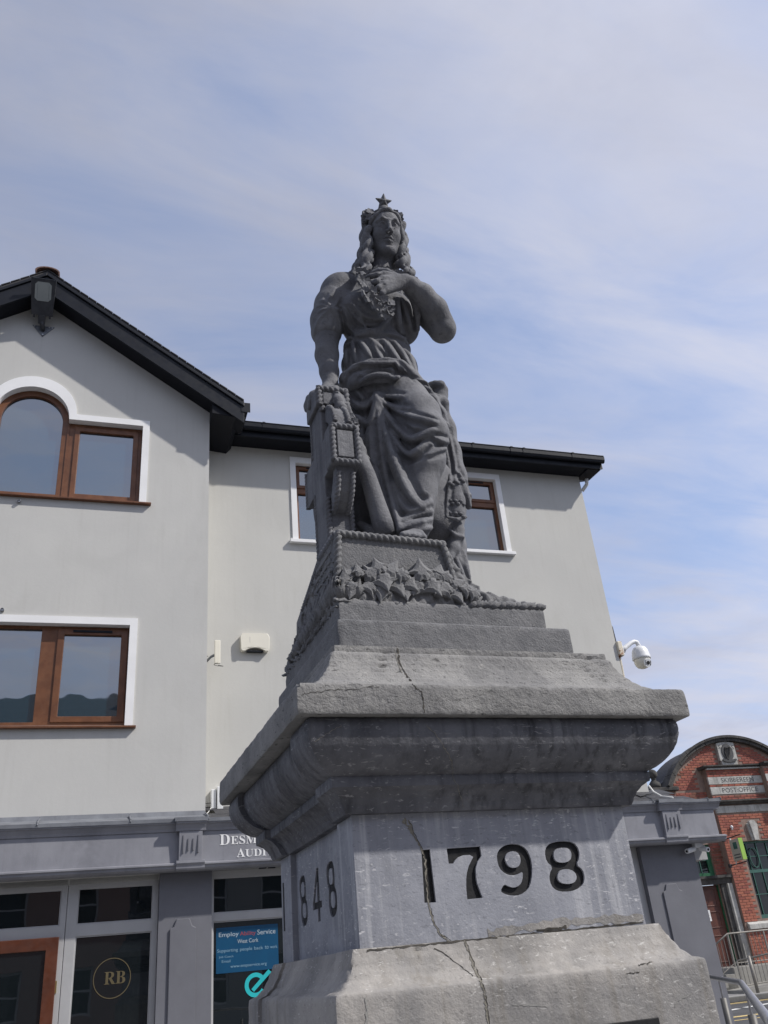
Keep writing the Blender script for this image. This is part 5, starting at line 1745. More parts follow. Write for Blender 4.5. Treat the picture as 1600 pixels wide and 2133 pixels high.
for i, q in enumerate(K2):
    yy = 3.235 + 0.036 * i
    hv2.chain([q, P(657 - i, 823, yy, 6.6), P(648 - i, 836, yy + 0.01, 6.0), P(645 - i, 850, yy + 0.02, 5.2)], 0.005)
hv2.chain([P(700, 810, 3.25, 8), P(706, 818, 3.20, 6.5), P(704, 828, 3.17, 5.6)], 0.005)
# legs inside the skirt and the sandalled foot
bd.chain([P(835, 815, 3.30, 40), P(893, 905, 3.10, 34), P(876, 1000, 3.12, 28), P(868, 1095, 3.10, 20)], 0.02)
bd.chain([P(760, 815, 3.40, 40), P(790, 960, 3.40, 32), P(810, 1090, 3.38, 22)], 0.02)
bd.chain([P(868, 1098, 3.12, 20), P(862, 1118, 3.06, 17), P(858, 1124, 3.02, 12)], 0.015)
toes = [(839, 1114), (849, 1115), (860, 1116), (871, 1118), (883, 1120)]
for i, (a_, b_) in enumerate(toes):
    bd.cone(P(862 + i * 3, 1108, 3.05), P(a_, b_, 2.99), 0.015, 0.0150, 0.004)
bd.cone(P(840, 1128, 3.0), P(886, 1132, 3.0), 0.010, 0.010, 0.004)
body_o = bd.build('figure', SM, stat)
hd_.build('head', SM, stat, body_o)
hv.build('hand', SM, stat, body_o)
hv2.build('hand', SM, stat, body_o)

# ---------------- dress
dr_ = Vol((1.0, 2.93, 2.90), (2.0, 3.68, 4.86), 0.0062)
# bodice
dr_.ell(P(783, 645, 3.35), (0.188, 0.128, 0.175), 0.0)
dr_.cone(P(700, 606, 3.355), P(852, 606, 3.355), 0.072, 0.072, 0.05)
dr_.ell(P(750, 646, 3.275), (0.098, 0.078, 0.105), 0.06)
dr_.ell(P(822, 648, 3.272), (0.094, 0.078, 0.105), 0.06)
dr_.ell(P(786, 688, 3.33), (0.190, 0.142, 0.085), 0.045)
dr_.ell(P(845, 690, 3.34), (0.070, 0.09, 0.07), 0.03)
# short sleeve on the picture-left arm, sleeve stub on the right
dr_.chain([P(722, 602, 3.352, 27), P(702, 609, 3.352, 31), P(690, 636, 3.352, 33), P(682, 668, 3.352, 33.5), P(680, 692, 3.352, 32.5)], 0.03)
dr_.chain([P(735, 592, 3.34, 22), P(712, 600, 3.345, 27), P(705, 630, 3.34, 28)], 0.04)
dr_.chain([P(852, 604, 3.35, 30), P(866, 630, 3.325, 30), P(868, 650, 3.31, 28)], 0.02)
dr_.chain([P(849, 608, 3.17, 7), P(862, 622, 3.185, 8), P(869, 655, 3.215, 7), P(868, 686, 3.26, 7)], 0.015)
dr_.ell(P(687, 706, 3.22), (0.060, 0.10, 0.155), 0.006, 'sub')
# neckline hollow
dr_.ell(P(795, 568, 3.24), (0.085, 0.08, 0.05), 0.02, 'sub')
# belt groove is made by a narrower skirt top
sk = [P(786, 722, 3.345, 62), P(789, 750, 3.35, 72), P(795, 785, 3.36, 80)]
dr_.ell(P(786, 728, 3.35), (0.183, 0.135, 0.075), 0.008)
dr_.ell(P(791, 765, 3.355), (0.205, 0.155, 0.12), 0.03)
dr_.ell(P(800, 815, 3.36), (0.235, 0.165, 0.16), 0.05)
# skirt body, bent knee and shin
dr_.cone(P(785, 850, 3.38), P(815, 1085, 3.34), 0.170, 0.125, 0.06)
dr_.cone(P(845, 900, 3.36), P(880, 1085, 3.30), 0.155, 0.12, 0.06)
dr_.chain([P(835, 825, 3.29, 52), P(868, 868, 3.17, 48), P(890, 905, 3.085, 42)], 0.04)
dr_.chain([P(890, 905, 3.085, 42), P(886, 960, 3.10, 39), P(876, 1030, 3.115, 31), P(868, 1085, 3.11, 30)], 0.04)
dr_.cone(P(815, 1040, 3.17), P(812, 1105, 3.14), 0.055, 0.060, 0.05)
dr_.cone(P(806, 900, 3.27), P(834, 1085, 3.15), 0.105, 0.095, 0.05)
dr_.cone(P(738, 880, 3.44), P(752, 1100, 3.42), 0.085, 0.10, 0.05)
dr_.cone(P(765, 850, 3.36), P(790, 1090, 3.30), 0.11, 0.09, 0.05)
dr_.cone(P(868, 1060, 3.115), P(866, 1101, 3.085), 0.066, 0.062, 0.04)
dr_.cone(P(840, 1080, 3.12), P(850, 1106, 3.08), 0.06, 0.045, 0.04)
dr_.cone(P(900, 1000, 3.26), P(915, 1100, 3.24), 0.10, 0.10, 0.05)
# hem lip over the foot
dr_.ridge([(832, 1108), (850, 1098), (875, 1094), (897, 1098)], 0.018, 0.02, depth=0.6)
# ---- folds
rid = dr_.ridge
# main long folds from hip to hem
FOLDS = []


def fold(pix, r, k=0.0065):
    FOLDS.append((pix, r))


def work_folds():
    """Hollows first, then every crest: a soft swelling carrying a thin sharp edge."""
    for pix, r in FOLDS:
        a = np.array(pix, float)
        d = np.gradient(a, axis=0)
        nrm = np.stack([-d[:, 1], d[:, 0]], 1)
        nrm /= np.linalg.norm(nrm, axis=1)[:, None] + 1e-6
        for s_ in (-1, 1):
            rid([tuple(q) for q in a + nrm * s_ * r * 400 * 1.7], r * 1.0, 0.016, 'sub', depth=0.55)
    for pix, r in FOLDS:
        rid(pix, r * 0.95, 0.018, depth=0.45)
    for pix, r in FOLDS:
        rid(pix, r * 0.60, 0.007, depth=-0.05)
    FOLDS.clear()


dr_.chain([P(788, 838, 3.25, 15), P(800, 890, 3.205, 17), P(816, 942, 3.165, 18), P(834, 992, 3.13, 18), P(852, 1030, 3.105, 16), P(878, 1058, 3.08, 10)], 0.05)
dr_.chain([P(786, 838, 3.28, 14), P(780, 900, 3.27, 18), P(790, 1000, 3.22, 20), P(810, 1100, 3.15, 16)], 0.05)
fold([(785, 826), (797, 880), (813, 935), (830, 985), (848, 1025), (864, 1048), (884, 1060)], 0.026)
fold([(783, 822), (779, 870), (775, 920), (782, 980), (795, 1050), (808, 1105)], 0.022)
fold([(786, 828), (788, 880), (796, 950), (810, 1020), (824, 1070), (832, 1102)], 0.018)
fold([(788, 832), (803, 862), (825, 892), (848, 911), (861, 918), (880, 908), (904, 895)], 0.017)
fold([(790, 828), (812, 848), (838, 862), (870, 872), (908, 880)], 0.013)
fold([(788, 820), (806, 827), (840, 827)], 0.011)
fold([(796, 838), (820, 849), (854, 853)], 0.010)
fold([(815, 900), (834, 935), (852, 951), (866, 945), (886, 922)], 0.015)
fold([(818, 1006), (834, 1046), (847, 1068), (870, 1063), (896, 1046)], 0.018)
fold([(838, 1086), (862, 1075), (897, 1064)], 0.014)
fold([(832, 1104), (858, 1091), (898, 1082)], 0.013)
fold([(905, 912), (922, 919), (935, 922)], 0.010)
fold([(892, 948), (912, 938), (933, 934)], 0.010)
fold([(728, 832), (745, 846), (760, 851), (772, 842), (782, 826)], 0.015)
fold([(741, 868), (758, 881), (771, 887), (778, 865), (783, 838)], 0.015)
fold([(771, 887), (764, 930), (761, 980), (770, 1040)], 0.017)
fold([(757, 890), (750, 930), (752, 970)], 0.013)
fold([(733, 800), (745, 815), (757, 832)], 0.010)
fold([(770, 905), (773, 960), (786, 1040), (797, 1090)], 0.013)
for g_ in ([(793, 905), (800, 960), (818, 1030)], [(786, 860), (781, 920), (789, 985)], [(808, 880), (826, 930), (843, 980)], [(767, 905), (767, 960), (780, 1040)], [(838, 1010), (853, 1035), (882, 1036)], [(800, 852), (818, 876), (845, 898)], [(830, 920), (848, 938), (866, 930)], [(842, 1076), (862, 1068), (892, 1056)], [(736, 850), (756, 862), (772, 860)], [(800, 990), (814, 1040), (826, 1085)]):
    rid(g_, 0.012, 0.010, 'sub')
# pleats under the belt
for a_ in ([(735, 712), (739, 735), (743, 755)], [(749, 709), (760, 725), (771, 742)], [(769, 704), (793, 726), (818, 750)], [(779, 720), (788, 738), (799, 754)], [(800, 709), (818, 734), (836, 760)], [(822, 712), (845, 745), (868, 790)], [(720, 722), (722, 745), (722, 765)]):
    fold(a_, 0.0105)
for a_ in ([(742, 713), (749, 733), (757, 750)], [(761, 708), (776, 726), (793, 746)], [(790, 707), (808, 730), (826, 752)], [(812, 710), (832, 738), (852, 770)]):
    rid(a_, 0.010, 0.006, 'sub')
# bodice folds
for a_ in ([(748, 640), (752, 664), (764, 686)], [(808, 640), (804, 668), (796, 690)], [(716, 640), (725, 668), (742, 688), (765, 692), (790, 682)], [(724, 634), (740, 662), (762, 680), (790, 676)], [(732, 632), (752, 654), (775, 666), (800, 662)], [(828, 622), (829, 655), (832, 690)], [(838, 628), (848, 660), (856, 692)], [(812, 660), (800, 680), (785, 692)], [(722, 672), (735, 694), (757, 700)]):
    fold(a_, 0.011)
for a_ in ([(720, 650), (734, 680), (755, 690)], [(728, 640), (748, 668), (775, 676)], [(834, 630), (838, 660), (842, 690)]):
    rid(a_, 0.010, 0.006, 'sub')
work_folds()
rid([(713, 717), (735, 706), (762, 702), (795, 700), (825, 703), (848, 714), (858, 723)], 0.010, 0.008, 'sub')
rid([(714, 711), (735, 700), (762, 696), (795, 694), (825, 697), (848, 707), (859, 716)], 0.008, 0.010)
# sleeve hem and gather
rid([(655, 694), (660, 676), (672, 656), (691, 643), (702, 655), (709, 674), (707, 695)], 0.011, 0.005)
for a_ in ([(691, 643), (680, 632), (672, 622)], [(692, 641), (688, 625), (686, 610)], [(694, 642), (703, 630), (708, 618)], [(689, 644), (674, 645), (664, 652)], [(694, 645), (704, 646), (709, 650)], [(660, 640), (672, 636), (688, 642)], [(664, 628), (678, 626), (690, 640)], [(700, 600), (690, 615), (682, 626)]):
    rid(a_, 0.010, 0.005)
dr_.build('dress', SM, stat, body_o)

# ---------------- mantle rolled round the hips and hanging at the side
mn = Vol((1.05, 2.95, 2.72), (1.98, 3.66, 4.28), 0.0060)
# broad swathe wrapped over the belly and down to the side
mn.chain([P(716, 806, 3.38, 12), P(724, 790, 3.30, 15), P(745, 778, 3.235, 18), P(775, 770, 3.205, 20), P(805, 768, 3.195, 21), P(830, 772, 3.195, 21), P(852, 790, 3.20, 20), P(874, 812, 3.20, 19), P(896, 838, 3.19, 17), P(914, 862, 3.17, 14), P(928, 888, 3.14, 10)], 0.03)
mn.chain([P(722, 818, 3.35, 8), P(738, 800, 3.25, 11), P(760, 789, 3.205, 13), P(790, 785, 3.18, 13), P(818, 788, 3.17, 12), P(836, 796, 3.165, 9)], 0.02)
def R_(pix, r, k=0.007, op='add'):
    if op == 'add':
        a = np.array(pix, float)
        d = np.gradient(a, axis=0)
        nrm = np.stack([-d[:, 1], d[:, 0]], 1)
        nrm /= np.linalg.norm(nrm, axis=1)[:, None] + 1e-6
        for s_ in (-1, 1):
            mn.ridge([tuple(q) for q in a + nrm * s_ * r * 400 * 1.4], r * 0.6, 0.016, 'sub')
        mn.ridge(pix, r * 0.95, k, depth=0.05)
    else:
        mn.ridge(pix, r, k, op)


# rolled top edge
R_([(722, 776), (738, 762), (760, 757), (795, 756), (824, 755)], 0.012, 0.008)
R_([(824, 755), (834, 764), (850, 786), (872, 812), (895, 838), (905, 846)], 0.013, 0.007)
R_([(826, 758), (836, 778), (850, 796), (872, 822), (886, 836)], 0.009, 0.007)
R_([(722, 783), (726, 772), (740, 766), (760, 762)], 0.008, 0.006)
R_([(832, 768), (848, 792), (868, 818)], 0.010, 0.007, 'sub')
R_([(752, 770), (748, 764), (775, 764), (820, 762)], 0.009, 0.008, 'sub')
# deep pocket and second roll
R_([(750, 775), (775, 771), (805, 773), (832, 778)], 0.014, 0.010, 'sub')
R_([(752, 796), (765, 786), (785, 780), (806, 781), (825, 788), (838, 797)], 0.013, 0.008)
R_([(820, 788), (836, 784), (858, 800), (880, 826), (902, 850), (924, 880)], 0.014, 0.008)
R_([(812, 800), (824, 806), (834, 801), (838, 794), (846, 806)], 0.008, 0.005)
R_([(846, 800), (862, 816), (884, 840), (905, 862)], 0.010, 0.008, 'sub')
R_([(862, 790), (880, 795), (898, 800)], 0.008, 0.008)
R_([(872, 800), (888, 808), (902, 814)], 0.008, 0.008)
# side knot: gathered end of the cloth
mn.chain([P(900, 806, 3.27, 12), P(912, 808, 3.25, 13), P(918, 824, 3.24, 14), P(914, 838, 3.23, 12)], 0.02)
mn.chain([P(906, 800, 3.22, 8), P(918, 802, 3.21, 9), P(925, 812, 3.22, 8), P(922, 826, 3.22, 9)], 0.010)
mn.ell(P(921, 838, 3.215), (0.030, 0.032, 0.030), 0.010)
mn.ell(P(908, 830, 3.20), (0.026, 0.03, 0.035), 0.012)
mn.ell(P(913, 816, 3.175), (0.018, 0.02, 0.026), 0.010, 'sub')
# fall of cloth down the picture-right side
mn.chain([P(915, 850, 3.25, 18), P(926, 895, 3.27, 21), P(932, 945, 3.28, 26), P(938, 995, 3.28, 32), P(942, 1035, 3.27, 34)], 0.04)
mn.chain([P(920, 900, 3.33, 24), P(924, 980, 3.33, 34), P(926, 1070, 3.31, 40), P(934, 1140, 3.26, 34), P(948, 1225, 3.22, 32)], 0.04)
mn.chain([P(952, 985, 3.175, 7), P(964, 1005, 3.17, 9), P(973, 1035, 3.17, 9), P(976, 1055, 3.175, 7)], 0.02)
mn.chain([P(945, 990, 3.18, 9), P(938, 1015, 3.16, 9), P(935, 1045, 3.15, 9), P(934, 1078, 3.15, 8)], 0.02)
mn.chain([P(951, 1012, 3.165, 16), P(951, 1045, 3.16, 17), P(951, 1070, 3.155, 17)], 0.02)
mn.chain([P(934, 1078, 3.13, 4), P(952, 1083, 3.115, 4.5), P(970, 1077, 3.125, 4)], 0.004)
mn.chain([P(948, 1085, 3.18, 16), P(950, 1105, 3.175, 17), P(951, 1118, 3.17, 16)], 0.015)
mn.chain([P(934, 1102, 3.15, 3.5), P(948, 1114, 3.135, 4.5), P(966, 1119, 3.145, 3.5)], 0.004)
mn.chain([P(950, 1122, 3.18, 15), P(944, 1142, 3.17, 13), P(937, 1160, 3.16, 8), P(933, 1168, 3.15, 4)], 0.015)
R_([(957, 985), (968, 1010), (977, 1040), (979, 1056)], 0.009, 0.006)
R_([(934, 895), (943, 945), (950, 982)], 0.010, 0.008)
R_([(928, 930), (934, 965), (938, 1000)], 0.010, 0.008)
R_([(936, 1005), (932, 1045), (930, 1085), (928, 1120)], 0.010, 0.008)
R_([(914, 1010), (916, 1060), (918, 1105)], 0.012, 0.010)
R_([(905, 1040), (908, 1080), (912, 1115)], 0.010, 0.008, 'sub')
R_([(924, 1020), (924, 1060), (922, 1100)], 0.010, 0.008, 'sub')
R_([(968, 1150), (974, 1190), (982, 1230)], 0.010, 0.010)
R_([(952, 1165), (962, 1195), (976, 1230)], 0.010, 0.010)
mant = mn.build('mantle', SM, stat, body_o)
# embroidered border on the turned edge: rows of beads and zigzag
for row, (ya, yb_) in enumerate(((1010, 1000), (1046, 1048), (1072, 1074))):
    for i in range(6):
        p = mn.hit(938 + i * 5.4, ya + (yb_ - ya) * i / 5 + (3 if i % 2 else -3))
        if p is not None and p[1] < 3.2:
            MB().lathe(p, [(0.001, -0.010), (0.009, -0.006), (0.011, 0.0), (0.009, 0.006), (0.001, 0.010)], 8).build('border_stud', SM, stat, mant, smooth=True)

# ---------------- hair
hr = Vol(HC - np.array([0.26, 0.24, 0.42]), HC + np.array([0.26, 0.22, 0.24]), 0.0048)
hr.ell(H(0, -0.045, 0.030), np.array([0.118, 0.120, 0.128]) * HS, 0.0, rot=HR)
hr.ell(H(0, -0.075, -0.08), np.array([0.118, 0.085, 0.14]) * HS, 0.05, rot=HR)
hr.ell(H(0, 0.085, -0.02), np.array([0.074, 0.090, 0.120]) * HS, 0.012, 'sub', rot=HR)


def lock(pts, wav=0.008, n=26, k=0.008, phase=0.0, tw=1.0):
    p = np.array(pts, float)
    u_ = np.linspace(0, 1, len(p))
    out_ = []
    for i in range(n):
        t_ = i / (n - 1)
        q = np.array([np.interp(t_, u_, p[:, j]) for j in range(4)])
        a_ = phase + t_ * 17 * tw
        q[:3] += hr_ * math.sin(a_) * wav + hf * math.cos(a_) * wav * 0.8
        q[3] *= 1.0 + 0.22 * math.sin(a_ * 1.0 + 1.1)
        out_.append(tuple(q))
    hr.chain(out_, k)


def Hr(x, f, z, r):
    return (*H(x, f, z), r)


for s in (-1, 1):
    for i in range(6):        # waves swept back from the parting
        a0 = 0.012 + 0.016 * i
        lock([Hr(s * 0.004, 0.088 - 0.030 * i, 0.108 + 0.018 * math.sin(i * 0.8), 0.010), Hr(s * 0.045, 0.080 - 0.030 * i, 0.095, 0.013), Hr(s * 0.080, 0.045 - 0.03 * i, 0.045, 0.014), Hr(s * 0.094, 0.02 - 0.03 * i, -0.02, 0.014), Hr(s * 0.098, 0.005 - 0.03 * i, -0.08, 0.014)], 0.005, 22, 0.007, i * 1.3)
# ringlets: several thin wavy locks each side of the face
LL = [[(768, 478, 3.25), (767, 505, 3.25), (768, 530, 3.235), (766, 552, 3.21), (764, 570, 3.185)],
      [(763, 468, 3.27), (761, 495, 3.27), (762, 520, 3.255), (759, 545, 3.23), (755, 566, 3.20), (752, 576, 3.19)],
      [(760, 470, 3.30), (758, 500, 3.30), (757, 528, 3.29), (750, 552, 3.26), (742, 570, 3.235)],
      [(759, 480, 3.33), (757, 510, 3.335), (752, 540, 3.33), (742, 560, 3.31), (731, 574, 3.29)],
      [(760, 495, 3.37), (757, 525, 3.38), (748, 552, 3.38), (736, 570, 3.37)],
      [(770, 500, 3.28), (771, 530, 3.275), (769, 555, 3.25)]]
LR = [[(833, 478, 3.26), (835, 505, 3.265), (836, 530, 3.26), (839, 550, 3.245), (845, 566, 3.225)],
      [(837, 468, 3.27), (840, 495, 3.28), (841, 520, 3.28), (846, 545, 3.265), (854, 566, 3.24), (861, 577, 3.23)],
      [(838, 472, 3.30), (842, 500, 3.31), (843, 525, 3.31), (848, 548, 3.30), (856, 568, 3.28), (863, 579, 3.27)],
      [(838, 485, 3.34), (841, 515, 3.345), (845, 540, 3.345), (851, 562, 3.33)],
      [(836, 500, 3.37), (838, 530, 3.38), (843, 558, 3.37)],
      [(829, 505, 3.29), (830, 530, 3.29), (832, 555, 3.27)]]
for j, L_ in enumerate(LL + LR):
    n_ = len(L_)
    lock([P(a_, b_, c_, 6.6 * (1.0 if i < n_ - 1 else 0.6)) for i, (a_, b_, c_) in enumerate(L_)], 0.0095, 40, 0.003, j * 1.7, 1.25)
    lock([P(a_ + 1.5 * (-1) ** j, b_, c_ - 0.014, 3.4) for i, (a_, b_, c_) in enumerate(L_)], 0.0105, 40, 0.003, j * 1.7 + 1.2, 1.25)
hr.ell(H(0, 0.095, -0.045), np.array([0.068, 0.075, 0.105]) * HS, 0.008, 'sub', rot=HR)
hr.build('hair', SM, stat, body_o)

# ---------------- crown band, leaf clusters and star
cw = MB()
for i in range(24):
    pass
band = [H(0.088 * math.sin(a), -0.02 + 0.075 * math.cos(a), 0.128 - 0.028 * abs(math.sin(a)) ** 2) for a in np.linspace(-1.9, 1.9, 26)]
cw.tube(band, 0.010, 8)
crown = cw.build('crown', SM, stat, smooth=True)
sc_ = P(799, 421, 3.205)
stm = MB()
outl = []
Rr, ri_ = 0.057, 0.027
for i in range(10):
    a = math.pi / 2 + i * math.pi / 5
    rr = Rr if i % 2 == 0 else ri_
    outl.append(sc_ + hr_ * rr * math.cos(a) + np.array([-0.03, -0.36, 0.93]) * rr * math.sin(a) * 1.05)
fr = sc_ + np.array([-0.1, -0.92, -0.36]) * 0.030
bk = sc_ + np.array([0.1, 0.92, 0.36]) * 0.026
stm.add(outl + [fr, bk], [(i, (i + 1) % 10, 10) for i in range(10)] + [((i + 1) % 10, i, 11) for i in range(10)])
stm.build('star', SM, stat, crown, bevel=0.003)
MB().lathe(P(799, 438, 3.225), [(0.036, -0.05), (0.034, 0.004), (0.028, 0.015)], 12).build('star_base', SM, stat, crown, smooth=True)


def leaf_mesh(scale, curl=0.25, lobes=5, depth=0.35):
    """A lobed leaf or petal cluster, tip along +z, facing -y, dished."""
    pts = []
    n = 20
    for i in range(n):
        a = 2 * math.pi * i / n
        rr = 0.86 + 0.14 * math.cos(lobes * a)
        pts.append((rr * math.sin(a) * scale * 0.9, -depth * scale * rr * 0.25 * abs(math.sin(a)), rr * math.cos(a) * scale))
    pts2 = [(x * 0.85, y + 0.75 * scale, z * 0.85) for x, y, z in pts]
    b = MB()
    b.add(pts + pts2 + [(0, 0.10 * scale, 0)], [(i, n * 2, (i + 1) % n) for i in range(n)] + [(i, (i + 1) % n, n + (i + 1) % n, n + i) for i in range(n)])
    me = b.mesh()
    me.materials.append(MAT[SM])
    return me


FLOW = [leaf_mesh(0.030, lobes=5), leaf_mesh(0.026, lobes=4), leaf_mesh(0.034, lobes=6)]


def place(name, me, loc, nrm, spin, parent, s=1.0):
    o = bpy.data.objects.new(name, me)
    COL.objects.link(o)
    o.parent = parent
    q = Vector(nrm).to_track_quat('-Y', 'Z')
    o.rotation_euler = (q.to_matrix().to_4x4() @ Matrix.Rotation(spin, 4, 'Y')).to_euler()
    o.scale = (s, s, s)
    o.location = Vector(loc) - Vector(stat.base)
    return o


rr_ = random.Random(5)
for (px, py, y, s) in ((762, 452, 3.24, 1.0), (765, 444, 3.23, 0.9), (772, 440, 3.22, 1.0), (759, 460, 3.25, 0.8), (769, 451, 3.22, 0.9), (829, 448, 3.23, 0.9), (833, 455, 3.25, 0.8), (824, 443, 3.22, 0.8), (833, 446, 3.25, 0.8)):
    place('crown_leaf', rr_.choice(FLOW), P(px, py, y), (rr_.uniform(-0.6, 0.3), -1, rr_.uniform(-0.5, 0.2)), rr_.uniform(0, 6), crown, s)

# ---------------- flower garland on the breast
gar = bpy.data.objects.new('garland', None)
gpath = [(744, 566), (750, 573), (757, 567), (764, 578), (758, 590), (766, 596), (760, 603), (772, 600), (768, 612), (778, 610), (776, 622), (788, 620), (783, 633), (794, 630), (800, 622), (806, 634), (799, 641), (811, 641), (806, 650), (815, 630), (814, 649), (789, 641), (772, 590), (766, 588), (777, 604), (762, 611), (782, 625), (771, 620), (793, 645), (802, 652), (753, 582), (747, 575)]
gl = MB()
gp3 = [P(746, 566, 3.21), P(757, 580, 3.17), P(765, 600, 3.135), P(780, 618, 3.125), P(796, 634, 3.135), P(808, 648, 3.15)]
gl.tube(gp3, 0.028, 8)
garl = gl.build('garland', SM, stat, smooth=True)
bpy.data.objects.remove(gar)
for i, (px, py) in enumerate(gpath):
    yy = np.interp(py, [560, 580, 600, 620, 650], [3.185, 3.125, 3.08, 3.08, 3.105])
    place('flower', FLOW[i % 3], P(px, py, yy), (rr_.uniform(-0.5, 0.5), -1, rr_.uniform(-0.7, 0.3)), rr_.uniform(0, 6), garl, rr_.uniform(0.8, 1.15))
for i, (px, py) in enumerate(((780, 563), (787, 559), (794, 557), (801, 559), (808, 562), (815, 565), (824, 566), (833, 567), (842, 569), (772, 565), (850, 573), (857, 577))):
    place('flower', FLOW[(i + 1) % 3], P(px, py + 2, 3.17), (rr_.uniform(-0.4, 0.4), -1, rr_.uniform(-0.8, 0.0)), rr_.uniform(0, 6), garl, rr_.uniform(0.6, 0.9))

# ---------------- the carved cross
CX0, CX1 = 0.978, 1.098
CYC, CZC = 3.235, 3.405


def yz_solid(pts, x0, x1, name, parent=None, bevel=0.006, lean=0.0, holes=()):
    """A shape drawn in (y, z), thick along x."""
    b = MB().plate([(-y, z) for y, z in pts], [[(-y, z) for y, z in h_] for h_ in holes], 0.0, x1 - x0, lambda u, d, z: (x0 + d, -u, z))
    return b.build(name, SM, stat, parent, bevel=bevel)


R0, R1 = 0.125, 0.188
aw, ah, sw = 0.215, 0.095, 0.082
cross_pts = []
# outline: shaft with top limb and two arms
cross_pts = [(CYC - sw, 2.86), (CYC + sw, 2.86), (CYC + sw, CZC - ah), (CYC + aw, CZC - ah), (CYC + aw, CZC + ah), (CYC + sw, CZC + ah), (CYC + sw, 3.80), (CYC - sw, 3.80), (CYC - sw, CZC + ah), (CYC - aw, CZC + ah), (CYC - aw, CZC - ah), (CYC - sw, CZC - ah)][::-1]
cro = yz_solid(cross_pts, CX0, CX1, 'cross')
QO = [(0.200, 0.08), (0.197, 0.13), (0.187, 0.17), (0.168, 0.21), (0.140, 0.243), (0.108, 0.265), (0.07, 0.275)]
QI = [(0.145, 0.08), (0.140, 0.12), (0.128, 0.15), (0.110, 0.178), (0.09, 0.195), (0.07, 0.20)]
for sy in (-1, 1):
    for sz in (-1, 1):
        pts_ = [(CYC + sy * a, CZC + sz * b) for a, b in QO] + [(CYC + sy * a, CZC + sz * b) for a, b in QI[::-1]]
        if sy * sz > 0:
            pts_ = pts_[::-1]
        yz_solid(pts_, CX0 + 0.020, CX1 - 0.020, 'ring', cro, 0.004)


def rope(pts, r, name='rope_moulding', parent=None, pitch=1.75, closed=False):
    """Twisted rope bead along a polyline."""
    Pp = [np.array(p, float) for p in pts]
    if closed:
        Pp.append(Pp[0])
    dense = []
    for a, b in zip(Pp[:-1], Pp[1:]):
        n = max(2, int(np.linalg.norm(b - a) / (r * 0.30)))
        for i in range(n):
            dense.append(a + (b - a) * i / n)
    dense.append(Pp[-1])
    vs, fs = [], []
    n = 14
    acc = 0.0
    for i, p in enumerate(dense):
        d_ = dense[min(i + 1, len(dense) - 1)] - dense[max(i - 1, 0)]
        d_ = d_ / (np.linalg.norm(d_) + 1e-9)
        a_ = np.cross(d_, (0.3, 0.5, 0.8))
        a_ /= np.linalg.norm(a_)
        b_ = np.cross(d_, a_)
        if i:
            acc += np.linalg.norm(p - dense[i - 1])
        ph = acc / (r * pitch) * math.pi
        for j in range(n):
            th_ = 2 * math.pi * j / n
            rad = r * (0.66 + 0.46 * abs(math.cos(th_ - ph)))
            vs.append(p + a_ * math.cos(th_) * rad + b_ * math.sin(th_) * rad)
    m_ = len(dense)
    for i in range(m_ - 1):
        for j in range(n):
            fs.append((i * n + j, (i + 1) * n + j, (i + 1) * n + (j + 1) % n, i * n + (j + 1) % n))
    fs.append(tuple(range(n)))
    fs.append(tuple(range(m_ * n - 1, (m_ - 1) * n - 1, -1)))
    b = MB()
    b.add(vs, fs)
    return b.build(name, SM, stat, parent, smooth=True)


yz_solid([(CYC - aw - 0.002, CZC - ah - 0.006), (CYC - aw + 0.075, CZC - ah - 0.006), (CYC - aw + 0.075, CZC + ah + 0.006), (CYC - aw - 0.002, CZC + ah + 0.006)][::-1], CX0 - 0.008, CX1 + 0.008, 'arm_end', cro, 0.008)
e_ = 0.004
ya = CYC - aw - 0.003
rope([(CX0 + e_, ya - 0.004, CZC - ah + e_), (CX1 - e_, ya - 0.004, CZC - ah + e_), (CX1 - e_, ya - 0.004, CZC + ah - e_), (CX0 + e_, ya - 0.004, CZC + ah - e_)], 0.0135, parent=cro, closed=True)
MB().box(CX0 + 0.024, CX1 - 0.024, ya - 0.008, ya + 0.01, CZC - ah + 0.027, CZC + ah - 0.027).build('end_panel', SM, stat, cro, bevel=0.003)
# broad left face edges and front edges of the limbs
for yy in (CYC - sw,):
    rope([(CX0 + 0.008, yy - 0.002, CZC + 0.26), (CX0 + 0.008, yy - 0.002, 3.79), (CX1 - 0.008, yy - 0.002, 3.79), (CX1 - 0.008, yy - 0.002, CZC + 0.26)], 0.013, parent=cro)
    MB().box(CX0 + 0.026, CX1 - 0.026, yy - 0.005, yy + 0.01, CZC + 0.27, 3.765).build('limb_panel', SM, stat, cro, bevel=0.003)
    rope([(CX0 + 0.008, yy - 0.002, CZC - 0.20), (CX0 + 0.008, yy - 0.002, 2.93)], 0.012, parent=cro)
    rope([(CX1 - 0.008, yy - 0.002, CZC - 0.20), (CX1 - 0.008, yy - 0.002, 2.93)], 0.012, parent=cro)
for xx_ in (CX0 + 0.028, CX1 - 0.028):
    for sz in (-1, 1):
        rope([(xx_, CYC - a - 0.003, CZC + sz * b) for a, b in QO[1:]], 0.0115, parent=cro)
rope([(CX0 + 0.004, CYC + sw, 3.79), (CX0 + 0.004, CYC + sw, CZC + ah)], 0.011, parent=cro)
rope([(CX0 + 0.004, CYC + sw, CZC - ah), (CX0 + 0.004, CYC + sw, 2.93)], 0.011, parent=cro)
rope([(CX0 + 0.004, CYC + aw, CZC + ah), (CX0 + 0.004, CYC + aw, CZC - ah)], 0.011, parent=cro)
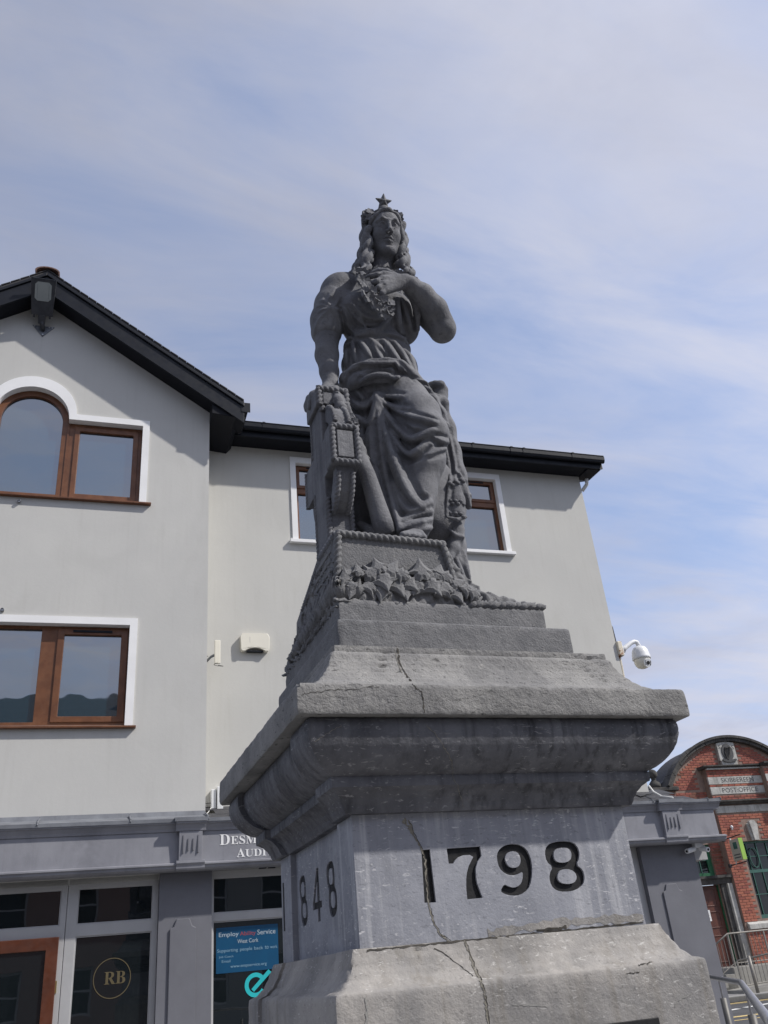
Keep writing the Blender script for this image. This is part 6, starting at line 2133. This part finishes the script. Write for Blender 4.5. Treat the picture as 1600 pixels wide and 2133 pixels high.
# flared head of the cross with its own rope edge
hb = MB().box(0.960, 1.114, CYC - sw - 0.012, CYC + sw + 0.012, 3.700, 3.797).build('cross_head', SM, stat, cro, bevel=0.006)
yh = CYC - sw - 0.013
rope([(0.970, yh, 3.690), (0.970, yh, 3.787), (1.104, yh, 3.787), (1.104, yh, 3.690)], 0.0145, parent=cro)
MB().box(0.990, 1.084, yh - 0.004, yh + 0.01, 3.70, 3.766).build('head_panel', SM, stat, cro, bevel=0.003)
# rounded cushion of cloth and hanging wreath where the hand rests
cp = Vol((0.90, 3.0, 3.45), (1.26, 3.46, 3.98), 0.0055)
cp.chain([P(652, 822, 3.24, 8), P(668, 817, 3.23, 8), P(690, 813, 3.23, 8), P(712, 818, 3.24, 9)], 0.02)
cp.chain([P(648, 832, 3.30, 12), P(643, 846, 3.33, 9), P(640, 854, 3.33, 6)], 0.02)
cp.ell((1.045, 3.24, 3.80), (0.085, 0.11, 0.035), 0.03)
cp.chain([P(700, 818, 3.155, 9), P(704, 835, 3.135, 11), P(710, 850, 3.125, 11), P(714, 862, 3.125, 8)], 0.012)
cp.chain([P(712, 830, 3.15, 8), P(722, 850, 3.14, 8), P(732, 872, 3.14, 8), P(740, 890, 3.14, 7)], 0.012)
cap_o = cp.build('cloth_cap', SM, stat, cro)
for i, (px, py, y) in enumerate(((698, 822, 3.13), (706, 829, 3.12), (700, 836, 3.12), (710, 841, 3.11), (703, 848, 3.11), (714, 852, 3.11), (718, 846, 3.12), (724, 856, 3.12), (720, 866, 3.11), (730, 866, 3.12), (727, 874, 3.12), (736, 876, 3.12), (740, 884, 3.12), (733, 882, 3.12), (692, 819, 3.14), (684, 820, 3.15))):
    place('flower', FLOW[i % 3], P(px, py, y), (rr_.uniform(-0.6, 0.2), -1, rr_.uniform(-0.5, 0.2)), rr_.uniform(0, 6), cap_o, rr_.uniform(0.55, 0.8))
MB().tube([P(738, 880, 3.15), P(741, 900, 3.15), P(744, 915, 3.16)], [0.02, 0.014, 0.004], 8).build('ribbon_end', SM, stat, cap_o, smooth=True)

# ---------------- harp between cross and skirt
hp = MB()
hp.tube([P(753, 955, 3.14), P(766, 990, 3.12), P(783, 1045, 3.11), P(797, 1090, 3.10), P(808, 1117, 3.095)], [0.030, 0.036, 0.041, 0.046, 0.046], 16)
harp = hp.build('harp', SM, stat, smooth=True)
hn = Vol((1.0, 3.0, 2.9), (1.45, 3.5, 3.68), 0.006)
hn.chain([P(752, 968, 3.14, 14), P(750, 940, 3.16, 12), P(746, 918, 3.17, 9)], 0.02)
hn.chain([P(752, 935, 3.17, 6), P(764, 960, 3.19, 8), P(780, 978, 3.21, 10), P(797, 995, 3.22, 8), P(800, 1010, 3.22, 5)], 0.012)
hn.cone(P(800, 1000, 3.24), P(806, 1112, 3.22), 0.02, 0.03, 0.02)
hn.chain([P(752, 1095, 3.20, 10), P(780, 1112, 3.16, 14), P(808, 1117, 3.12, 16)], 0.03)
hn.build('harp_neck', SM, stat, harp)
for i in range(5):
    MB().tube([P(768 + i * 5.5, 975 + i * 6, 3.19), P(775 + i * 6.0, 1015 + i * 12, 3.17), P(783 + i * 5, 1045 + i * 14, 3.15)], 0.0045, 5).build('string', SM, stat, harp)

# ---------------- roped block, rocks, leaves and plinth under the figure
tier_b = MB()
bt = tier('statue_plinth', [(0.40, 2.5225), (0.4445, 2.5225), (0.4445, 2.630), (0.441, 2.636), (0.40, 2.637)], 'base_stone', step=0.012, cx=1.3775, cy=2.93 + 0.4445, amp=0.0014, chip=0.006, seed=11)
bt.parent = stat.e
bt.data.transform(Matrix.Translation(Vector(ped.base) - Vector(stat.base)))
rk = Vol((0.86, 2.88, 2.58), (1.92, 3.88, 3.06), 0.0075)
sl, X = rk.block((0.86, 2.88, 2.58), (1.92, 3.88, 3.06))
z_ = X[..., 2]
x_ = X[..., 0]
y_ = X[..., 1]
top = np.where(x_ < 1.47, 2.925, np.interp(x_, [1.47, 1.50, 1.56, 1.64, 1.74, 1.83], [2.90, 2.82, 2.725, 2.690, 2.672, 2.662]))
top = np.minimum(top, np.interp(y_, [2.95, 3.25, 3.45, 3.76], [3.0, 2.93, 2.80, 2.655]) + (x_ - 0.95) * 0.15)
lump = 0.012 * np.sin(x_ * 70 + 6 * np.sin(z_ * 30)) * np.sin(y_ * 55 + 4 * np.sin(x_ * 23)) + 0.008 * np.sin(x_ * 150 + y_ * 60 + z_ * 40)
grass_ = 0.010 * np.sin(y_ * 190 + 9 * np.sin(z_ * 26 + y_ * 8)) * np.clip((1.02 - x_) / 0.06, 0, 1)
slope = np.interp(z_, [2.62, 2.70, 2.80, 2.95], [0.0, 0.018, 0.040, 0.060])
d = np.maximum.reduce([z_ - top, 2.615 - z_, (0.930 + slope * 0.4) - x_, x_ - 1.826, (2.937 + np.interp(z_, [2.62, 2.70, 2.76, 2.95], [0.0, 0.012, 0.045, 0.07])) - y_, y_ - 3.80])
rk.F[sl] = (d + lump * 0.6 + grass_).astype(np.float32)
rk.build('rock', 'base_stone', stat)
# roped block
bx0, bx1, by0, by1, bz0, bz1 = 0.948, 1.452, 2.962, 3.62, 2.66, 2.938
blk = MB()
blk.add([(bx0 - 0.010, by0, bz0), (bx1 + 0.02, by0, bz0), (bx1 + 0.02, by1, bz0), (bx0 - 0.010, by1, bz0), (bx0, by0, bz1 + 0.006), (bx1 - 0.025, by0, bz1 - 0.006), (bx1 - 0.025, by1, bz1 - 0.02), (bx0, 3.24, bz1), (bx0 - 0.004, by1, bz1 - 0.13)],
        [(0, 1, 5, 4), (4, 5, 6, 8, 7), (0, 4, 7, 8, 3), (1, 2, 6, 5), (2, 3, 8, 6)])
bo = blk.build('footing_block', 'base_stone', stat, bevel=0.008)
c0 = [(bx0 - 0.008, by0 - 0.004, bz0 + 0.02), (bx0 + 0.012, by0 - 0.004, bz1 - 0.006), (bx1 - 0.038, by0 - 0.004, bz1 - 0.020), (bx1 - 0.004, by0 - 0.004, bz0 + 0.06)]
rp_o = rope(c0, 0.0150, parent=bo)
rp_o.data.materials.clear()
rp_o.data.materials.append(MAT['base_stone'])
rope([(bx0 + 0.006, by0 + 0.01, bz1 - 0.004), (bx0 + 0.004, 3.2, bz1 - 0.006)], 0.0165, parent=bo)
rope([(bx0 + 0.004, 3.23, bz1 - 0.02), (bx0 - 0.002, 3.50, bz1 - 0.12)], 0.011, parent=bo)
# worn inscription lines on the left flank (raised bars, too worn to read)
for k in range(4):
    MB().box(bx0 - 0.0125 + 0.0015 * k, bx0 + 0.02, 3.02, 3.30 - 0.02 * k, 2.75 + 0.042 * k, 2.768 + 0.042 * k).build('worn_inscription', 'base_stone', stat, bo, bevel=0.003)


def ivy_mesh(seed):
    """Pointed three-to-five lobed leaf with a raised midrib, tip along +z, facing -y."""
    r_ = random.Random(seed)
    prof = [(0.0, -0.50), (0.30, -0.66), (0.62, -0.42), (0.60, -0.10), (1.02, 0.05), (0.62, 0.30), (0.36, 0.58), (0.0, 1.15)]
    pr_ = [(x * r_.uniform(0.85, 1.1), z * r_.uniform(0.92, 1.08)) for x, z in prof]
    pl_ = [(-x * r_.uniform(0.85, 1.1), z * r_.uniform(0.92, 1.08)) for x, z in prof[1:-1]]
    full = pr_ + pl_[::-1]
    n = len(full)
    s = 0.047
    mid = [(x * 0.5, z * 0.55 + 0.05) for x, z in full]
    b = MB()
    vs = [(x * s, 0.007 * abs(x) - 0.004 * max(0.0, z), z * s) for x, z in full]
    vm = [(x * s, -0.007 + 0.003 * abs(x), z * s) for x, z in mid]
    vb = [(x * s * 0.9, 0.024, z * s * 0.9) for x, z in full]
    b.add(vs + vm + vb + [(0, -0.006, 0.08 * s)], [((i + 1) % n, i, n + i, n + (i + 1) % n) for i in range(n)] + [(n + (i + 1) % n, n + i, 3 * n) for i in range(n)] + [(i, (i + 1) % n, 2 * n + (i + 1) % n, 2 * n + i) for i in range(n)])
    me = b.mesh()
    me.materials.append(MAT['base_stone'])
    return me


IV = [ivy_mesh(i) for i in range(5)]
ivy = MB().tube([P(712, 1220, 2.952), P(740, 1214, 2.955), P(790, 1210, 2.955), P(850, 1214, 2.955), P(900, 1219, 2.955), P(950, 1226, 2.952), P(985, 1236, 2.948)], 0.005, 8).build('ivy_stem', 'base_stone', stat, smooth=True)
spots = [(722, 1208, 10, 1.0), (735, 1224, 160, 1.0), (748, 1190, 15, 0.7), (770, 1196, -60, 1.1), (790, 1182, 20, 1.0), (800, 1206, 190, 1.2), (772, 1222, 100, 1.0), (815, 1188, -35, 1.1), (838, 1196, 75, 0.9), (826, 1216, 200, 1.2), (850, 1212, -140, 1.1), (878, 1192, 5, 1.25), (893, 1198, 40, 1.1), (870, 1220, 150, 1.0), (900, 1218, 210, 1.15), (915, 1196, -20, 1.1), (930, 1203, 60, 0.9), (928, 1225, 120, 1.1), (950, 1216, -70, 1.0), (952, 1236, 200, 0.9), (975, 1228, 80, 0.85), (845, 1232, 180, 0.9), (795, 1230, 170, 0.95), (990, 1238, 60, 0.8), (730, 1196, -30, 0.8)]
for i, (px, py, a, s) in enumerate(spots):
    place('ivy_leaf', IV[i % 5], P(px, py, 2.936 - 0.006 * (i % 3)), (rr_.uniform(-0.28, 0.15), -1, rr_.uniform(-0.05, 0.30)), R(-a), ivy, s * 1.0)
# grass tufts carved at the left corner and along the low rock to the right
for i in range(9):
    px = 706 + i * 4.8
    p0 = P(px + rr_.uniform(-1, 1), 1246, 2.944)
    p1 = P(px - 3 + i * 0.8 + rr_.uniform(-2, 2), 1226, 2.934)
    p2 = P(px - 4 + i * 0.6 + rr_.uniform(-3, 3), 1208 + rr_.uniform(-3, 5), 2.940)
    p3 = P(px - 2 + i * 0.9 + rr_.uniform(-4, 4), 1192 + rr_.uniform(-2, 10), 2.955)
    MB().tube([p0, p1, p2, p3], [0.010, 0.017, 0.014, 0.002], 6).build('grass_blade', 'base_stone', stat, ivy, smooth=True)
for i in range(40):
    y0 = 2.95 + i * 0.019
    hgt = np.interp(y0, [2.95, 3.3, 3.7], [0.13, 0.12, 0.05]) * rr_.uniform(0.7, 1.15)
    MB().tube([(0.934, y0, 2.64), (0.922, y0 + 0.012, 2.64 + hgt * 0.5), (0.936, y0 + rr_.uniform(-0.02, 0.05), 2.64 + hgt)], [0.010, 0.010, 0.002], 6).build('grass_blade', 'base_stone', stat, ivy, smooth=True)
for i in range(30):
    px = 985 + i * 4.9 + rr_.uniform(-2, 2)
    u_ = i / 29
    zt = 1262 + u_ * 5 - (30 - 20 * u_) * rr_.uniform(0.35, 0.75)
    p0, p1, p2 = P(px - 6, 1266 + u_ * 3, 2.94), P(px + rr_.uniform(0, 8), (1266 + zt) / 2, 2.936), P(px + rr_.uniform(6, 22), zt, 2.955)
    rb = rr_.uniform(0.008, 0.015)
    MB().tube([p0, p1, p2], [rb, rb, 0.003], 6).build('grass_blade', 'base_stone', stat, ivy, smooth=True)
# ------------------------------------------------------------------ houses behind the viewer, seen mirrored in the windows
for i, (x0, x1, hgt, mt, lab) in enumerate(((-16.0, -6.2, 10.0, 'plaster_cream', 'cream plastered terrace house facing the office across the square'), (-6.15, 3.5, 10.6, 'plaster_pink', 'dusky pink terrace house facing the office across the square'), (3.55, 13.0, 9.6, 'wall_paint', 'pale grey terrace house facing the office across the square'))):
    hs_ = Thing('terrace_house', lab, 'house', (x0, -14.0, 0.0), FB, 'terrace houses behind the viewer')
    hl = []
    for c in range(4):
        for z0, z1 in ((1.0, 2.6), (3.9, 5.4), (6.8, 8.3)):
            a = x0 + (x1 - x0) * (c + 0.5) / 4
            hl.append(rect(a - 0.55, a + 0.55, z0, z1))
    MB().plate(rect(x0, x1, 0.0, hgt), hl, -14.3, -14.0).build('wall', mt, hs_)
    for h_ in hl:
        (a, z0), (b, z1) = h_[0], h_[2]
        wn_ = MB().plate(rect(a, b, z0, z1), [rect(a + 0.08, b - 0.08, z0 + 0.08, (z0 + z1) / 2 - 0.03), rect(a + 0.08, b - 0.08, (z0 + z1) / 2 + 0.03, z1 - 0.08)], -14.2, -14.14).build('window', 'white_paint', hs_)
        MB().box(a + 0.05, b - 0.05, -14.19, -14.18, z0 + 0.05, z1 - 0.05).build('pane', 'po_glass', hs_, wn_)
    MB().extr_x([(-13.7, hgt - 0.05), (-13.7, hgt + 0.05), (-19.0, hgt + 3.6), (-24.3, hgt + 0.05), (-24.3, hgt - 0.05)], x0 - 0.01, x1 + 0.01).build('roof', 'slate', hs_)
    MB().box(x1 - 1.1, x1 - 0.2, -19.4, -18.6, hgt + 2.9, hgt + 4.8).build('chimney', mt, hs_)
